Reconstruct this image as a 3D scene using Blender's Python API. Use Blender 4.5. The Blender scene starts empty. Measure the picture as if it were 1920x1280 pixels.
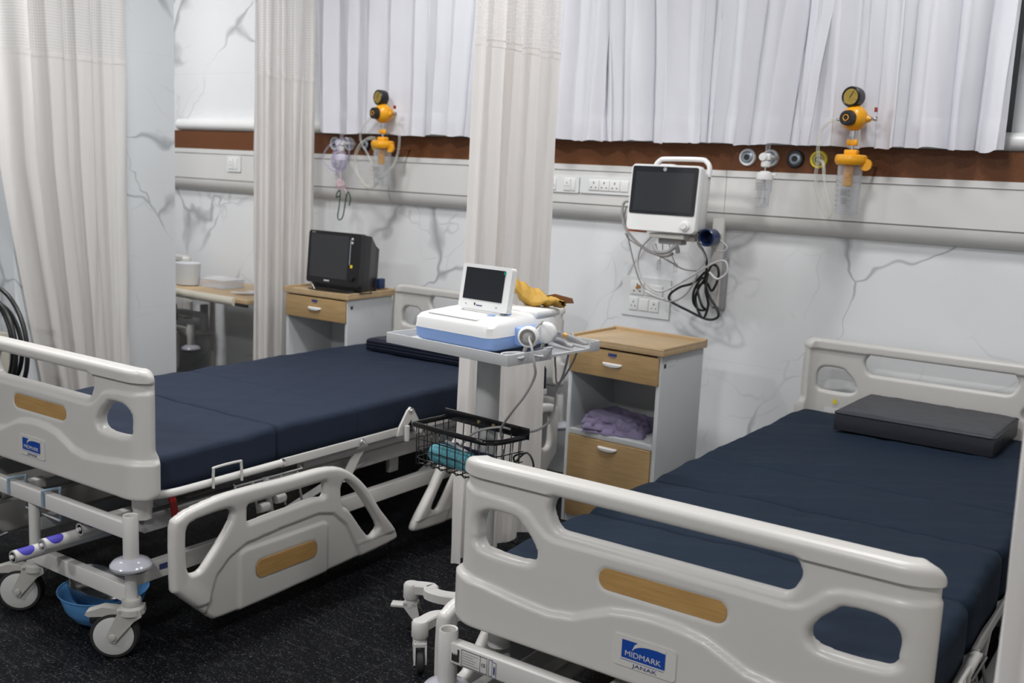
import bpy, bmesh, math, random
from mathutils import Vector, Matrix
random.seed(7)
sc = bpy.context.scene
C = sc.collection
PI = math.pi

# ---------------------------------------------------------------- camera
cam_d = bpy.data.cameras.new('camera'); cam = bpy.data.objects.new('camera', cam_d); C.objects.link(cam)
r_ = Vector((0.81347509, 0.57984258, 0.04517587)); u_ = Vector((-0.13105535, 0.10707392, 0.98557581)); f_ = Vector((-0.56664166, 0.80766191, -0.16309344))
M = Matrix.Identity(4)
for i in range(3):
    M[i][0] = r_[i]; M[i][1] = u_[i]; M[i][2] = -f_[i]
M[0][3], M[1][3], M[2][3] = 0, -3.9337, 1.3788
cam.matrix_world = M
cam_d.sensor_width = 36; cam_d.lens = 1959.3036 / 1920 * 36
cam_d.clip_start = 0.02; cam_d.clip_end = 60
cam_d.dof.use_dof = True; cam_d.dof.focus_distance = 2.5; cam_d.dof.aperture_fstop = 5.0
sc.camera = cam

# ---------------------------------------------------------------- world, exposure, lights
w = bpy.data.worlds.new('world'); sc.world = w; w.use_nodes = True
w.node_tree.nodes['Background'].inputs[0].default_value = (0.75, 0.82, 0.9, 1)
w.node_tree.nodes['Background'].inputs[1].default_value = 0.15
sc.view_settings.view_transform = 'Standard'; sc.view_settings.look = 'None'
sc.view_settings.gamma = 1.0; sc.view_settings.use_curve_mapping = False
sc.view_settings.exposure = 0.66
CEIL = 2.85
LIGHTS = [(-0.9, -0.95, 10), (-2.9, -0.95, 10), (-4.9, -0.95, 10), (-0.9, -2.0, 10), (-2.9, -2.0, 21), (-4.9, -2.0, 20), (-0.7, -4.6, 32), (-3.0, -4.6, 25)]
for x, y, e in LIGHTS:
    ld = bpy.data.lights.new('ceiling_lamp', 'AREA'); ld.shape = 'SQUARE'; ld.size = 0.3; ld.energy = e
    ld.color = (1.0, 0.997, 1.0)
    lo = bpy.data.objects.new('ceiling_lamp', ld); C.objects.link(lo); lo.location = (x, y, CEIL - 0.03)

# ---------------------------------------------------------------- materials
def new_mat(name, col, rough=0.5, metal=0.0, spec=None, **kw):
    m = bpy.data.materials.new(name); m.use_nodes = True
    b = m.node_tree.nodes['Principled BSDF']
    b.inputs['Base Color'].default_value = (*col, 1); b.inputs['Roughness'].default_value = rough
    b.inputs['Metallic'].default_value = metal
    if spec is not None: b.inputs['Specular IOR Level'].default_value = spec
    for k, v in kw.items(): b.inputs[k].default_value = v
    return m
def N(m, t, **kw):
    n = m.node_tree.nodes.new(t)
    for k, v in kw.items(): setattr(n, k, v)
    return n
def LK(m, a, b): m.node_tree.links.new(a, b)
def P(m): return m.node_tree.nodes['Principled BSDF']
def coord(m, kind='Object', scale=(1, 1, 1), rot=(0, 0, 0)):
    t = N(m, 'ShaderNodeTexCoord'); mp = N(m, 'ShaderNodeMapping')
    mp.inputs['Scale'].default_value = scale; mp.inputs['Rotation'].default_value = rot
    LK(m, t.outputs[kind], mp.inputs[0]); return mp.outputs[0]
def noise(m, vec, scale, detail=3, rough=0.5):
    n = N(m, 'ShaderNodeTexNoise'); n.inputs['Scale'].default_value = scale; n.inputs['Detail'].default_value = detail
    n.inputs['Roughness'].default_value = rough
    LK(m, vec, n.inputs['Vector']); return n
def ramp(m, fac, stops):
    r = N(m, 'ShaderNodeValToRGB'); e = r.color_ramp.elements
    while len(e) < len(stops): e.new(0.5)
    for i, (p, c) in enumerate(stops): e[i].position = p; e[i].color = (*c, 1)
    LK(m, fac, r.inputs[0]); return r
def bump(m, h, strength, dist=0.01):
    b = N(m, 'ShaderNodeBump'); b.inputs['Strength'].default_value = strength; b.inputs['Distance'].default_value = dist
    LK(m, h, b.inputs['Height']); LK(m, b.outputs[0], P(m).inputs['Normal']); return b
def mixc(m, fac, a, b):
    n = N(m, 'ShaderNodeMix', data_type='RGBA')
    LK(m, fac, n.inputs[0])
    for i, v in ((6, a), (7, b)):
        if isinstance(v, tuple): n.inputs[i].default_value = (*v, 1)
        else: LK(m, v, n.inputs[i])
    return n.outputs[2]
def mth(m, op, a, b=None, c=None):
    n = N(m, 'ShaderNodeMath', operation=op)
    for i, v in enumerate((a, b, c)):
        if v is None: continue
        if isinstance(v, (int, float)): n.inputs[i].default_value = v
        else: LK(m, v, n.inputs[i])
    return n.outputs[0]

def marble_mat(name, base, vein, offs, turn):
    m = new_mat(name, base, 0.2, spec=0.4)
    v = coord(m, 'Object', (1.0, 1.0, 1.0))
    ad = N(m, 'ShaderNodeVectorMath', operation='ADD'); LK(m, v, ad.inputs[0]); ad.inputs[1].default_value = offs
    nz = noise(m, ad.outputs[0], 2.6, 3, 0.5)
    sub = N(m, 'ShaderNodeVectorMath', operation='SUBTRACT'); LK(m, nz.outputs['Color'], sub.inputs[0]); sub.inputs[1].default_value = (0.5, 0.5, 0.5)
    sca = N(m, 'ShaderNodeVectorMath', operation='SCALE'); LK(m, sub.outputs[0], sca.inputs[0]); sca.inputs['Scale'].default_value = 0.30
    add = N(m, 'ShaderNodeVectorMath', operation='ADD'); LK(m, ad.outputs[0], add.inputs[0]); LK(m, sca.outputs[0], add.inputs[1])
    mp = N(m, 'ShaderNodeMapping', vector_type='TEXTURE'); mp.inputs['Rotation'].default_value = turn; mp.inputs['Scale'].default_value = (0.62, 0.62, 1.25); LK(m, add.outputs[0], mp.inputs[0])
    vo = N(m, 'ShaderNodeTexVoronoi', feature='DISTANCE_TO_EDGE'); vo.inputs['Scale'].default_value = 1.35; LK(m, mp.outputs[0], vo.inputs['Vector'])
    n2 = noise(m, ad.outputs[0], 3.4, 2)
    wid = mth(m, 'MULTIPLY', mth(m, 'POWER', n2.outputs[0], 5.0), 0.62)
    line = mth(m, 'SUBTRACT', 1.0, mth(m, 'MINIMUM', mth(m, 'DIVIDE', vo.outputs['Distance'], wid), 1.0))
    n3 = noise(m, ad.outputs[0], 1.9, 2)
    msk = ramp(m, n3.outputs[0], [(0.40, (0, 0, 0)), (0.54, (1, 1, 1))])
    f1 = mth(m, 'MULTIPLY', line, msk.outputs[0])
    vo2 = N(m, 'ShaderNodeTexVoronoi', feature='DISTANCE_TO_EDGE'); vo2.inputs['Scale'].default_value = 3.1; LK(m, mp.outputs[0], vo2.inputs['Vector'])
    line2 = mth(m, 'SUBTRACT', 1.0, mth(m, 'MINIMUM', mth(m, 'DIVIDE', vo2.outputs['Distance'], 0.018), 1.0))
    n4 = noise(m, ad.outputs[0], 2.7, 2); msk2 = ramp(m, n4.outputs[0], [(0.50, (0, 0, 0)), (0.66, (1, 1, 1))])
    f1 = mth(m, 'MAXIMUM', f1, mth(m, 'MULTIPLY', mth(m, 'MULTIPLY', line2, msk2.outputs[0]), 0.45))
    cl = noise(m, ad.outputs[0], 1.3, 3)
    cloud = ramp(m, cl.outputs[0], [(0.35, base), (0.75, tuple(c * 0.93 for c in base))])
    col = mixc(m, mth(m, 'MULTIPLY', f1, 0.8), cloud.outputs[0], vein)
    # faint horizontal tile joints
    sp = N(m, 'ShaderNodeSeparateXYZ'); LK(m, v, sp.inputs[0])
    fr = mth(m, 'ABSOLUTE', mth(m, 'SUBTRACT', mth(m, 'FRACT', mth(m, 'DIVIDE', mth(m, 'ADD', sp.outputs[2], -1.235 + 6.0), 0.6)), 0.5))
    jo = mth(m, 'GREATER_THAN', fr, 0.4985)
    col = mixc(m, mth(m, 'MULTIPLY', jo, 0.35), col, (0.5, 0.51, 0.52))
    LK(m, col, P(m).inputs['Base Color'])
    return m
MARBLE = marble_mat('white marble tile', (0.79, 0.80, 0.81), (0.30, 0.305, 0.32), (3.1, 0.4, 0.2), (0, 0.75, 0))
MARBLE2 = marble_mat('pale blue marble tile', (0.70, 0.73, 0.75), (0.32, 0.34, 0.36), (1.3, 2.4, 0.7), (0.85, 0, 0))

def wood_mat(name, c1, c2, axis=(3, 3, 40)):
    m = new_mat(name, c1, 0.42)
    v = coord(m, 'Object', axis)
    n = noise(m, v, 3.0, 5, 0.6)
    r = ramp(m, n.outputs[0], [(0.3, c1), (0.7, c2)])
    LK(m, r.outputs[0], P(m).inputs['Base Color']); return m
WOOD = wood_mat('pale oak laminate', (0.46, 0.31, 0.145), (0.36, 0.23, 0.10))
WOODTOP = wood_mat('pale oak top', (0.52, 0.375, 0.215), (0.43, 0.30, 0.16), (3, 30, 3))
WOODIN = wood_mat('honey oak inlay', (0.46, 0.28, 0.10), (0.36, 0.205, 0.07), (4, 4, 60))

PLASTIC = new_mat('warm white moulded plastic', (0.57, 0.555, 0.525), 0.33)
METALW = new_mat('white powder coated steel', (0.60, 0.59, 0.565), 0.35)
METALG = new_mat('grey painted steel', (0.32, 0.32, 0.32), 0.5)
DECK = new_mat('dark grey steel deck', (0.10, 0.10, 0.10), 0.6)
STEEL = new_mat('bright steel', (0.6, 0.6, 0.6), 0.22, 1.0)
DARKSTEEL = new_mat('worn steel', (0.32, 0.31, 0.29), 0.35, 1.0)
PANELW = new_mat('off white trunking', (0.68, 0.675, 0.655), 0.35)
WHITE = new_mat('white plastic', (0.80, 0.80, 0.79), 0.3)
SWITCHW = new_mat('white switch plate', (0.76, 0.77, 0.77), 0.28)
CABW = new_mat('grey white board', (0.55, 0.57, 0.585), 0.5)
CABIN = new_mat('grey board inside', (0.42, 0.425, 0.43), 0.6)
BLACK = new_mat('black plastic', (0.012, 0.012, 0.014), 0.35)
BLACKG = new_mat('glossy black coated wire', (0.008, 0.008, 0.009), 0.15)
SCREEN = new_mat('dark screen glass', (0.02, 0.022, 0.027), 0.12)
SCREENI = new_mat('unlit display', (0.035, 0.037, 0.042), 0.18)
RUBBER = new_mat('black rubber', (0.02, 0.018, 0.018), 0.7)
WHEELW = new_mat('grey white wheel disc', (0.50, 0.50, 0.48), 0.5)
FORK = new_mat('grey cast fork', (0.42, 0.41, 0.38), 0.5)
BUMPER = new_mat('bluish grey bumper roller', (0.42, 0.42, 0.47), 0.18)
YELLOW = new_mat('amber yellow plastic', (0.80, 0.36, 0.012), 0.28)
YEL2 = new_mat('bright yellow ring', (0.78, 0.60, 0.03), 0.35)
DIAL = new_mat('yellow dial', (0.62, 0.45, 0.10), 0.4)
BLUEP = new_mat('light blue plastic', (0.27, 0.42, 0.76), 0.35)
BLUEB = new_mat('blue basin plastic', (0.11, 0.31, 0.62), 0.35)
LOGO = new_mat('royal blue print', (0.01, 0.06, 0.32), 0.3)
INK = new_mat('dark blue ink', (0.03, 0.05, 0.17), 0.5)
INKB = new_mat('black ink', (0.02, 0.02, 0.02), 0.5)
STICKER = new_mat('violet blue sticker', (0.06, 0.05, 0.40), 0.45)
GREYC = new_mat('grey cable', (0.36, 0.35, 0.34), 0.45)
WHITEC = new_mat('pale cable', (0.62, 0.62, 0.63), 0.4)
BLACKC = new_mat('black cable', (0.01, 0.011, 0.011), 0.4)
GREENC = new_mat('dark green elastic', (0.01, 0.07, 0.04), 0.5)
REDC = new_mat('dark red plastic', (0.32, 0.01, 0.01), 0.4)
NAVYP = new_mat('navy plastic', (0.012, 0.03, 0.10), 0.3)
BRASS = new_mat('brass screw', (0.6, 0.5, 0.25), 0.3, 1.0)
LEDG = new_mat('green indicator', (0.03, 0.5, 0.12), 0.4); P(LEDG).inputs['Emission Color'].default_value = (0.1, 1, 0.3, 1); P(LEDG).inputs['Emission Strength'].default_value = 0.6
ORANGE = new_mat('orange plastic', (0.75, 0.16, 0.03), 0.4)
GREYTR = new_mat('light grey tray', (0.50, 0.505, 0.51), 0.4)
DARKGLASS = new_mat('dark window glass', (0.015, 0.016, 0.018), 0.08)
BROWNTAG = new_mat('brown tag', (0.42, 0.2, 0.04), 0.5)
PAPERW = new_mat('paper label', (0.66, 0.66, 0.66), 0.5)
BLUETIE = new_mat('blue grey wire', (0.22, 0.30, 0.38), 0.4)
CREAMBAR = new_mat('cream edge trim', (0.66, 0.62, 0.52), 0.35)

def clear_mat(name, col, alpha):
    m = new_mat(name, col, 0.08); nt = m.node_tree
    tr = N(m, 'ShaderNodeBsdfTransparent'); tr.inputs[0].default_value = (*[0.6 + 0.4 * c for c in col], 1)
    mx = N(m, 'ShaderNodeMixShader')
    lw = N(m, 'ShaderNodeLayerWeight'); lw.inputs[0].default_value = 0.35
    f = mth(m, 'ADD', mth(m, 'MULTIPLY', lw.outputs['Facing'], 0.55), alpha)
    LK(m, mth(m, 'MINIMUM', f, 1.0), mx.inputs[0]); LK(m, tr.outputs[0], mx.inputs[1]); LK(m, P(m).outputs[0], mx.inputs[2])
    LK(m, mx.outputs[0], nt.nodes['Material Output'].inputs[0]); return m
CLEAR = clear_mat('clear plastic', (0.85, 0.86, 0.88), 0.06)
TUBE = clear_mat('clear soft tubing', (0.82, 0.82, 0.76), 0.14)
MASKC = clear_mat('lilac clear mask plastic', (0.72, 0.68, 0.86), 0.12)
PINKC = clear_mat('pink clear plastic', (0.85, 0.68, 0.72), 0.25)

def brown_mat():
    m = new_mat('dark brown laminate', (0.13, 0.058, 0.028), 0.4)
    n = noise(m, coord(m, 'Object', (1, 1, 1)), 120, 3)
    r = ramp(m, n.outputs[0], [(0.3, (0.125, 0.046, 0.018)), (0.7, (0.165, 0.066, 0.028))])
    LK(m, r.outputs[0], P(m).inputs['Base Color']); return m
BROWN = brown_mat(); P(BROWN).inputs['Specular IOR Level'].default_value = 0.2

def floor_mat():
    m = new_mat('black flecked vinyl', (0.008, 0.008, 0.01), 0.32, spec=0.06)
    v = coord(m)
    n1 = noise(m, v, 150, 3, 0.7); s1 = ramp(m, n1.outputs[0], [(0.60, (0, 0, 0)), (0.68, (1, 1, 1))])
    n2 = noise(m, v, 9, 8, 0.75); s2 = ramp(m, n2.outputs[0], [(0.56, (0, 0, 0)), (0.75, (1, 1, 1))])
    n3 = noise(m, coord(m, 'Object', (2, 7, 1), (0, 0, 0.5)), 9, 6, 0.7); s3 = ramp(m, n3.outputs[0], [(0.54, (0, 0, 0)), (0.68, (1, 1, 1))])
    c = mixc(m, mth(m, 'MULTIPLY', s1.outputs[0], 0.8), (0.0045, 0.005, 0.0065), (0.20, 0.20, 0.20))
    c = mixc(m, mth(m, 'MULTIPLY', s2.outputs[0], 0.22), c, (0.035, 0.035, 0.035))
    c = mixc(m, mth(m, 'MULTIPLY', s3.outputs[0], 0.45), c, (0.07, 0.068, 0.065))
    # seams between sheets
    sp = N(m, 'ShaderNodeSeparateXYZ'); LK(m, v, sp.inputs[0])
    j1 = mth(m, 'GREATER_THAN', mth(m, 'ABSOLUTE', mth(m, 'SUBTRACT', mth(m, 'FRACT', mth(m, 'DIVIDE', sp.outputs[0], 0.61)), 0.5)), 0.4985)
    j2 = mth(m, 'GREATER_THAN', mth(m, 'ABSOLUTE', mth(m, 'SUBTRACT', mth(m, 'FRACT', mth(m, 'DIVIDE', sp.outputs[1], 0.61)), 0.5)), 0.4985)
    c = mixc(m, mth(m, 'MULTIPLY', mth(m, 'MAXIMUM', j1, j2), 0.3), c, (0.09, 0.09, 0.09))
    LK(m, c, P(m).inputs['Base Color'])
    rr = ramp(m, n2.outputs[0], [(0.3, (0.36,) * 3), (0.8, (0.55,) * 3)]); LK(m, rr.outputs[0], P(m).inputs['Roughness'])
    return m
FLOOR = floor_mat()

def cloth_mat(name, col, bump_s=0.2, scale=9, trans=0.0, rough=0.8, weave=1500):
    m = new_mat(name, col, rough, spec=0.25)
    v = coord(m)
    n1 = noise(m, v, scale, 4, 0.55); n2 = noise(m, v, weave * 0.3, 2)
    h = mth(m, 'ADD', n1.outputs[0], mth(m, 'MULTIPLY', n2.outputs[0], 0.03))
    bump(m, h, bump_s, 0.03)
    if trans:
        nt = m.node_tree; t = N(m, 'ShaderNodeBsdfTranslucent'); t.inputs[0].default_value = (*col, 1)
        mx = N(m, 'ShaderNodeMixShader'); mx.inputs[0].default_value = trans
        LK(m, P(m).outputs[0], mx.inputs[1]); LK(m, t.outputs[0], mx.inputs[2]); LK(m, mx.outputs[0], nt.nodes['Material Output'].inputs[0])
    return m
NAVY = cloth_mat('navy blue mattress cover', (0.0195, 0.027, 0.046), 0.12, 5, rough=0.7); P(NAVY).inputs['Specular IOR Level'].default_value = 0.1
NAVY2 = cloth_mat('slate navy mattress cover', (0.0125, 0.0215, 0.037), 0.30, 5, rough=0.7); P(NAVY2).inputs['Specular IOR Level'].default_value = 0.1
CHAR = cloth_mat('charcoal vinyl', (0.036, 0.038, 0.047), 0.2, 7, rough=0.42)
DARKV = cloth_mat('black navy vinyl', (0.012, 0.015, 0.028), 0.2, 7, rough=0.3)
CURT = cloth_mat('cream privacy curtain fabric', (0.84, 0.815, 0.79), 0.05, 6, 0.35)
WCURT = cloth_mat('white window curtain fabric', (0.80, 0.80, 0.85), 0.12, 5, 0.18, rough=0.6)
LILAC = cloth_mat('lilac cotton', (0.22, 0.19, 0.30), 0.3, 18)
TEAL = cloth_mat('teal cloth', (0.12, 0.36, 0.43), 0.5, 30)
NAVYC = cloth_mat('dark navy cloth', (0.01, 0.018, 0.05), 0.5, 25)
MUST = cloth_mat('mustard yellow paper', (0.46, 0.27, 0.045), 0.5, 12, rough=0.6)
MUSTD = new_mat('brown envelope inside', (0.16, 0.07, 0.02), 0.7)

def net_mat():
    m = cloth_mat('open net mesh fabric', (0.84, 0.82, 0.80), 0.05, 6, 0.35)
    nt = m.node_tree
    uv = N(m, 'ShaderNodeUVMap'); sp = N(m, 'ShaderNodeSeparateXYZ'); LK(m, uv.outputs[0], sp.inputs[0])
    a = mth(m, 'ABSOLUTE', mth(m, 'SUBTRACT', mth(m, 'FRACT', mth(m, 'DIVIDE', sp.outputs[0], 0.0125)), 0.5))
    b = mth(m, 'ABSOLUTE', mth(m, 'SUBTRACT', mth(m, 'FRACT', mth(m, 'DIVIDE', sp.outputs[1], 0.0125)), 0.5))
    hole = mth(m, 'LESS_THAN', mth(m, 'MAXIMUM', a, b), 0.31)
    out = nt.nodes['Material Output']; src = out.inputs[0].links[0].from_socket
    tr = N(m, 'ShaderNodeBsdfTransparent'); mx = N(m, 'ShaderNodeMixShader')
    LK(m, mth(m, 'MULTIPLY', hole, 0.22), mx.inputs[0]); LK(m, src, mx.inputs[1]); LK(m, tr.outputs[0], mx.inputs[2]); LK(m, mx.outputs[0], out.inputs[0])
    return m
NET = net_mat()

# ---------------------------------------------------------------- mesh helpers
class MB:
    def __init__(s): s.v = []; s.f = []; s.sm = []
    def add(s, vs, fs, smooth=True):
        o = len(s.v); s.v += [tuple(v) for v in vs]
        for f in fs: s.f.append([i + o for i in f]); s.sm.append(smooth)
        return s
    def box(s, x0, x1, y0, y1, z0, z1, bev=0.0, mat=None):
        if bev <= 0:
            vs = [(x, y, z) for x in (x0, x1) for y in (y0, y1) for z in (z0, z1)]
            fs = [(0, 1, 3, 2), (4, 6, 7, 5), (0, 4, 5, 1), (2, 3, 7, 6), (0, 2, 6, 4), (1, 5, 7, 3)]
            if mat: vs = [mat @ Vector(v) for v in vs]
            return s.add(vs, fs, False)
        bm = bmesh.new(); bmesh.ops.create_cube(bm, size=1)
        for v in bm.verts: v.co = Vector(((x0 + x1) / 2 + v.co.x * (x1 - x0), (y0 + y1) / 2 + v.co.y * (y1 - y0), (z0 + z1) / 2 + v.co.z * (z1 - z0)))
        bmesh.ops.bevel(bm, geom=bm.edges[:] + bm.verts[:], offset=bev, segments=3, profile=0.5, affect='EDGES')
        bm.verts.index_update()
        vs = [v.co.copy() for v in bm.verts]; fs = [[v.index for v in f.verts] for f in bm.faces]; bm.free()
        if mat: vs = [mat @ v for v in vs]
        return s.add(vs, fs, True)
    def tube(s, pts, r, n=10, closed=False, cap=True):
        pts = [Vector(p) for p in pts]; m = len(pts)
        rs = r if isinstance(r, (list, tuple)) else [r] * m
        vs = []; fs = []; prev = None
        for i, p in enumerate(pts):
            a = pts[(i - 1) % m] if (closed or i > 0) else p; b = pts[(i + 1) % m] if (closed or i < m - 1) else p
            t = (b - a).normalized()
            if prev is None:
                q = Vector((0, 0, 1)) if abs(t.z) < 0.9 else Vector((1, 0, 0)); nx = t.cross(q).normalized()
            else: nx = (prev - t * prev.dot(t)).normalized()
            prev = nx; ny = t.cross(nx)
            for k in range(n):
                an = 2 * PI * k / n; vs.append(p + (nx * math.cos(an) + ny * math.sin(an)) * rs[i])
        for i in range(m if closed else m - 1):
            j = (i + 1) % m
            for k in range(n): fs.append((i * n + k, i * n + (k + 1) % n, j * n + (k + 1) % n, j * n + k))
        if cap and not closed: fs.append(tuple(range(n - 1, -1, -1))); fs.append(tuple((m - 1) * n + k for k in range(n)))
        return s.add(vs, fs)
    def lathe(s, prof, n=28, mat=None):      # profile of (r, z), revolved about z
        vs = []; fs = []
        for r, z in prof:
            for k in range(n): a = 2 * PI * k / n; vs.append(Vector((r * math.cos(a), r * math.sin(a), z)))
        m = len(prof)
        for i in range(m - 1):
            for k in range(n): fs.append((i * n + k, i * n + (k + 1) % n, (i + 1) * n + (k + 1) % n, (i + 1) * n + k))
        if prof[0][0] > 1e-6: fs.append(tuple(range(n - 1, -1, -1)))
        if prof[-1][0] > 1e-6: fs.append(tuple((m - 1) * n + k for k in range(n)))
        if mat: vs = [mat @ v for v in vs]
        return s.add(vs, fs)
    def prism(s, poly, d0, d1, mat=None, smooth=False):   # polygon in (x, z), from y=d0 to y=d1
        n = len(poly); vs = [Vector((x, d0, z)) for x, z in poly] + [Vector((x, d1, z)) for x, z in poly]
        fs = [tuple(range(n)), tuple(range(2 * n - 1, n - 1, -1))] + [(i, i + n, (i + 1) % n + n, (i + 1) % n) for i in range(n)]
        if mat: vs = [mat @ v for v in vs]
        return s.add(vs, fs, smooth)
    def xform(s, mat): s.v = [tuple(mat @ Vector(v)) for v in s.v]; return s
    def mesh(s, name, mat):
        me = bpy.data.meshes.new(name); me.from_pydata(s.v, [], s.f); me.validate()
        if len(me.polygons) == len(s.sm):
            for p, q in zip(me.polygons, s.sm): p.use_smooth = q
        bm = bmesh.new(); bm.from_mesh(me); bmesh.ops.recalc_face_normals(bm, faces=bm.faces[:]); bm.to_mesh(me); bm.free()
        me.materials.append(mat); return me
    def build(s, name, mat, parent=None, auto=True):
        o = bpy.data.objects.new(name, s.mesh(name, mat)); C.objects.link(o); o.parent = parent
        if auto and any(s.sm):
            o.data.set_sharp_from_angle(angle=math.radians(38))
        return o
def T(x=0, y=0, z=0): return Matrix.Translation((x, y, z))
def RX(a): return Matrix.Rotation(a, 4, 'X')
def RY(a): return Matrix.Rotation(a, 4, 'Y')
def RZ(a): return Matrix.Rotation(a, 4, 'Z')
def smooth_path(pts, k=6, closed=False):
    P_ = [Vector(p) for p in pts]; n = len(P_); out = []
    for i in range(n if closed else n - 1):
        if closed: a, b, c, d = P_[(i - 1) % n], P_[i], P_[(i + 1) % n], P_[(i + 2) % n]
        else: a, b, c, d = P_[max(i - 1, 0)], P_[i], P_[i + 1], P_[min(i + 2, n - 1)]
        for j in range(k):
            t = j / k
            out.append(0.5 * ((2 * b) + (c - a) * t + (2 * a - 5 * b + 4 * c - d) * t * t + (3 * b - a - 3 * c + d) * t ** 3))
    if not closed: out.append(P_[-1])
    return out
def rrect(x0, x1, z0, z1, r, n=5):
    out = []
    for cx, cz, a0 in ((x1 - r, z0 + r, -90), (x1 - r, z1 - r, 0), (x0 + r, z1 - r, 90), (x0 + r, z0 + r, 180)):
        for k in range(n + 1): a = math.radians(a0 + 90 * k / n); out.append((cx + r * math.cos(a), cz + r * math.sin(a)))
    return out
def thing(name, label, cat, loc=(0, 0, 0), rz=0, group=None):
    o = bpy.data.objects.new(name, None); C.objects.link(o); o.location = loc; o.rotation_euler = (0, 0, rz); o.empty_display_size = 0.1
    o['label'] = label; o['category'] = cat
    if group: o['group'] = group
    return o
def tag(o, label, cat, group=None):
    o['label'] = label; o['category'] = cat
    if group: o['group'] = group
    return o
def struct(name, mb, m, **kw):
    o = mb.build(name, m, **kw); o['kind'] = 'structure'; return o
def dup(root, loc, rz, label, group=None):
    def cp(o, par):
        c = o.copy(); C.objects.link(c); c.parent = par
        for ch in kids.get(o.name, []): cp(ch, c)
        return c
    kids = {}
    for o in list(C.objects):
        if o.parent: kids.setdefault(o.parent.name, []).append(o)
    r = cp(root, None); r.location = loc; r.rotation_euler = (0, 0, rz); r['label'] = label
    if group: r['group'] = group
    return r
def text_mesh(txt, name, width=None, height=None, m=INK, mat=None, parent=None, ext=0.0004, shear=0.0):
    cu = bpy.data.curves.new('t', 'FONT'); cu.body = txt; cu.extrude = 0.001; cu.shear = shear
    to = bpy.data.objects.new('t', cu); C.objects.link(to); bpy.context.view_layer.update()
    dg = bpy.context.evaluated_depsgraph_get(); me = bpy.data.meshes.new_from_object(to.evaluated_get(dg)); bpy.data.objects.remove(to)
    xs = [v.co.x for v in me.vertices]; ys = [v.co.y for v in me.vertices]
    cx, cy = (min(xs) + max(xs)) / 2, (min(ys) + max(ys)) / 2
    sx = (width / (max(xs) - min(xs))) if width else None; sy = (height / (max(ys) - min(ys))) if height else None
    sx = sx or sy; sy = sy or sx
    for v in me.vertices:           # stands in the xz plane, reads from -y
        x, y, z = v.co; p = Vector(((x - cx) * sx, -ext if z > 0 else 0, (y - cy) * sy))
        v.co = mat @ p if mat else p
    me.materials.clear(); me.materials.append(m)
    o = bpy.data.objects.new(name, me); C.objects.link(o); o.parent = parent; return o

# signed distance panels -------------------------------------------------
def sd_poly(px, pz, poly, r=0.0):
    d = 1e9; s = 1.0; n = len(poly); j = n - 1
    for i in range(n):
        ax, az = poly[i]; bx, bz = poly[j]
        ex, ez = bx - ax, bz - az; wx, wz = px - ax, pz - az
        t = max(0.0, min(1.0, (wx * ex + wz * ez) / (ex * ex + ez * ez)))
        qx, qz = wx - ex * t, wz - ez * t; d = min(d, qx * qx + qz * qz)
        c1 = pz >= az; c2 = pz < bz; c3 = ex * wz > ez * wx
        if (c1 and c2 and c3) or (not c1 and not c2 and not c3): s = -s
        j = i
    return s * math.sqrt(d) - r
def sdf_mesh(f, x0, x1, z0, z1, step, front, back, warp=None):
    nx = int(round((x1 - x0) / step)); nz = int(round((z1 - z0) / step))
    val = [[f(x0 + i * step, z0 + k * step) for k in range(nz + 1)] for i in range(nx + 1)]
    pts = []; idx = {}
    def node(i, k):
        key = ('n', i, k)
        if key not in idx: idx[key] = len(pts); pts.append((x0 + i * step, z0 + k * step, val[i][k]))
        return idx[key]
    def cross(i, k, i2, k2):
        if (i, k) > (i2, k2): i, k, i2, k2 = i2, k2, i, k
        key = ('e', i, k, i2, k2)
        if key not in idx:
            a, b = val[i][k], val[i2][k2]; t = a / (a - b)
            idx[key] = len(pts); pts.append((x0 + (i + (i2 - i) * t) * step, z0 + (k + (k2 - k) * t) * step, 0.0))
        return idx[key]
    faces = []
    for i in range(nx):
        for k in range(nz):
            c = [(i, k), (i + 1, k), (i + 1, k + 1), (i, k + 1)]
            ins = [val[a][b] < 0 for a, b in c]
            if not any(ins): continue
            poly = []
            for q in range(4):
                a, b = c[q], c[(q + 1) % 4]
                if ins[q]: poly.append(node(*a))
                if ins[q] != ins[(q + 1) % 4]: poly.append(cross(*a, *b))
            if len(poly) >= 3: faces.append(poly)
    n = len(pts); W = warp or (lambda x, y, z: (x, y, z))
    vs = [W(x, front(x, z, s), z) for x, z, s in pts] + [W(x, back(x, z, s), z) for x, z, s in pts]
    ec = {}
    for fc in faces:
        for a, b in zip(fc, fc[1:] + fc[:1]): ec[(a, b)] = 1
    fs = [tuple(p) for p in faces] + [tuple(q + n for q in reversed(p)) for p in faces]
    for (a, b) in ec:
        if (b, a) not in ec: fs.append((b, a, a + n, b + n))
    mb = MB(); mb.add(vs, fs, True); return mb
def sstep(a, b, x):
    t = max(0.0, min(1.0, (x - a) / (b - a))); return t * t * (3 - 2 * t)
def interp(x, tab):
    if x <= tab[0][0]: return tab[0][1]
    for (a, u), (b, v) in zip(tab, tab[1:]):
        if x <= b: return u + (v - u) * (x - a) / (b - a) if b > a else v
    return tab[-1][1]
def rnd_edge(s, r): t = min(-s / r, 1.0); return r * (1 - math.sqrt(max(0.0, 1 - (1 - t) ** 2)))

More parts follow.
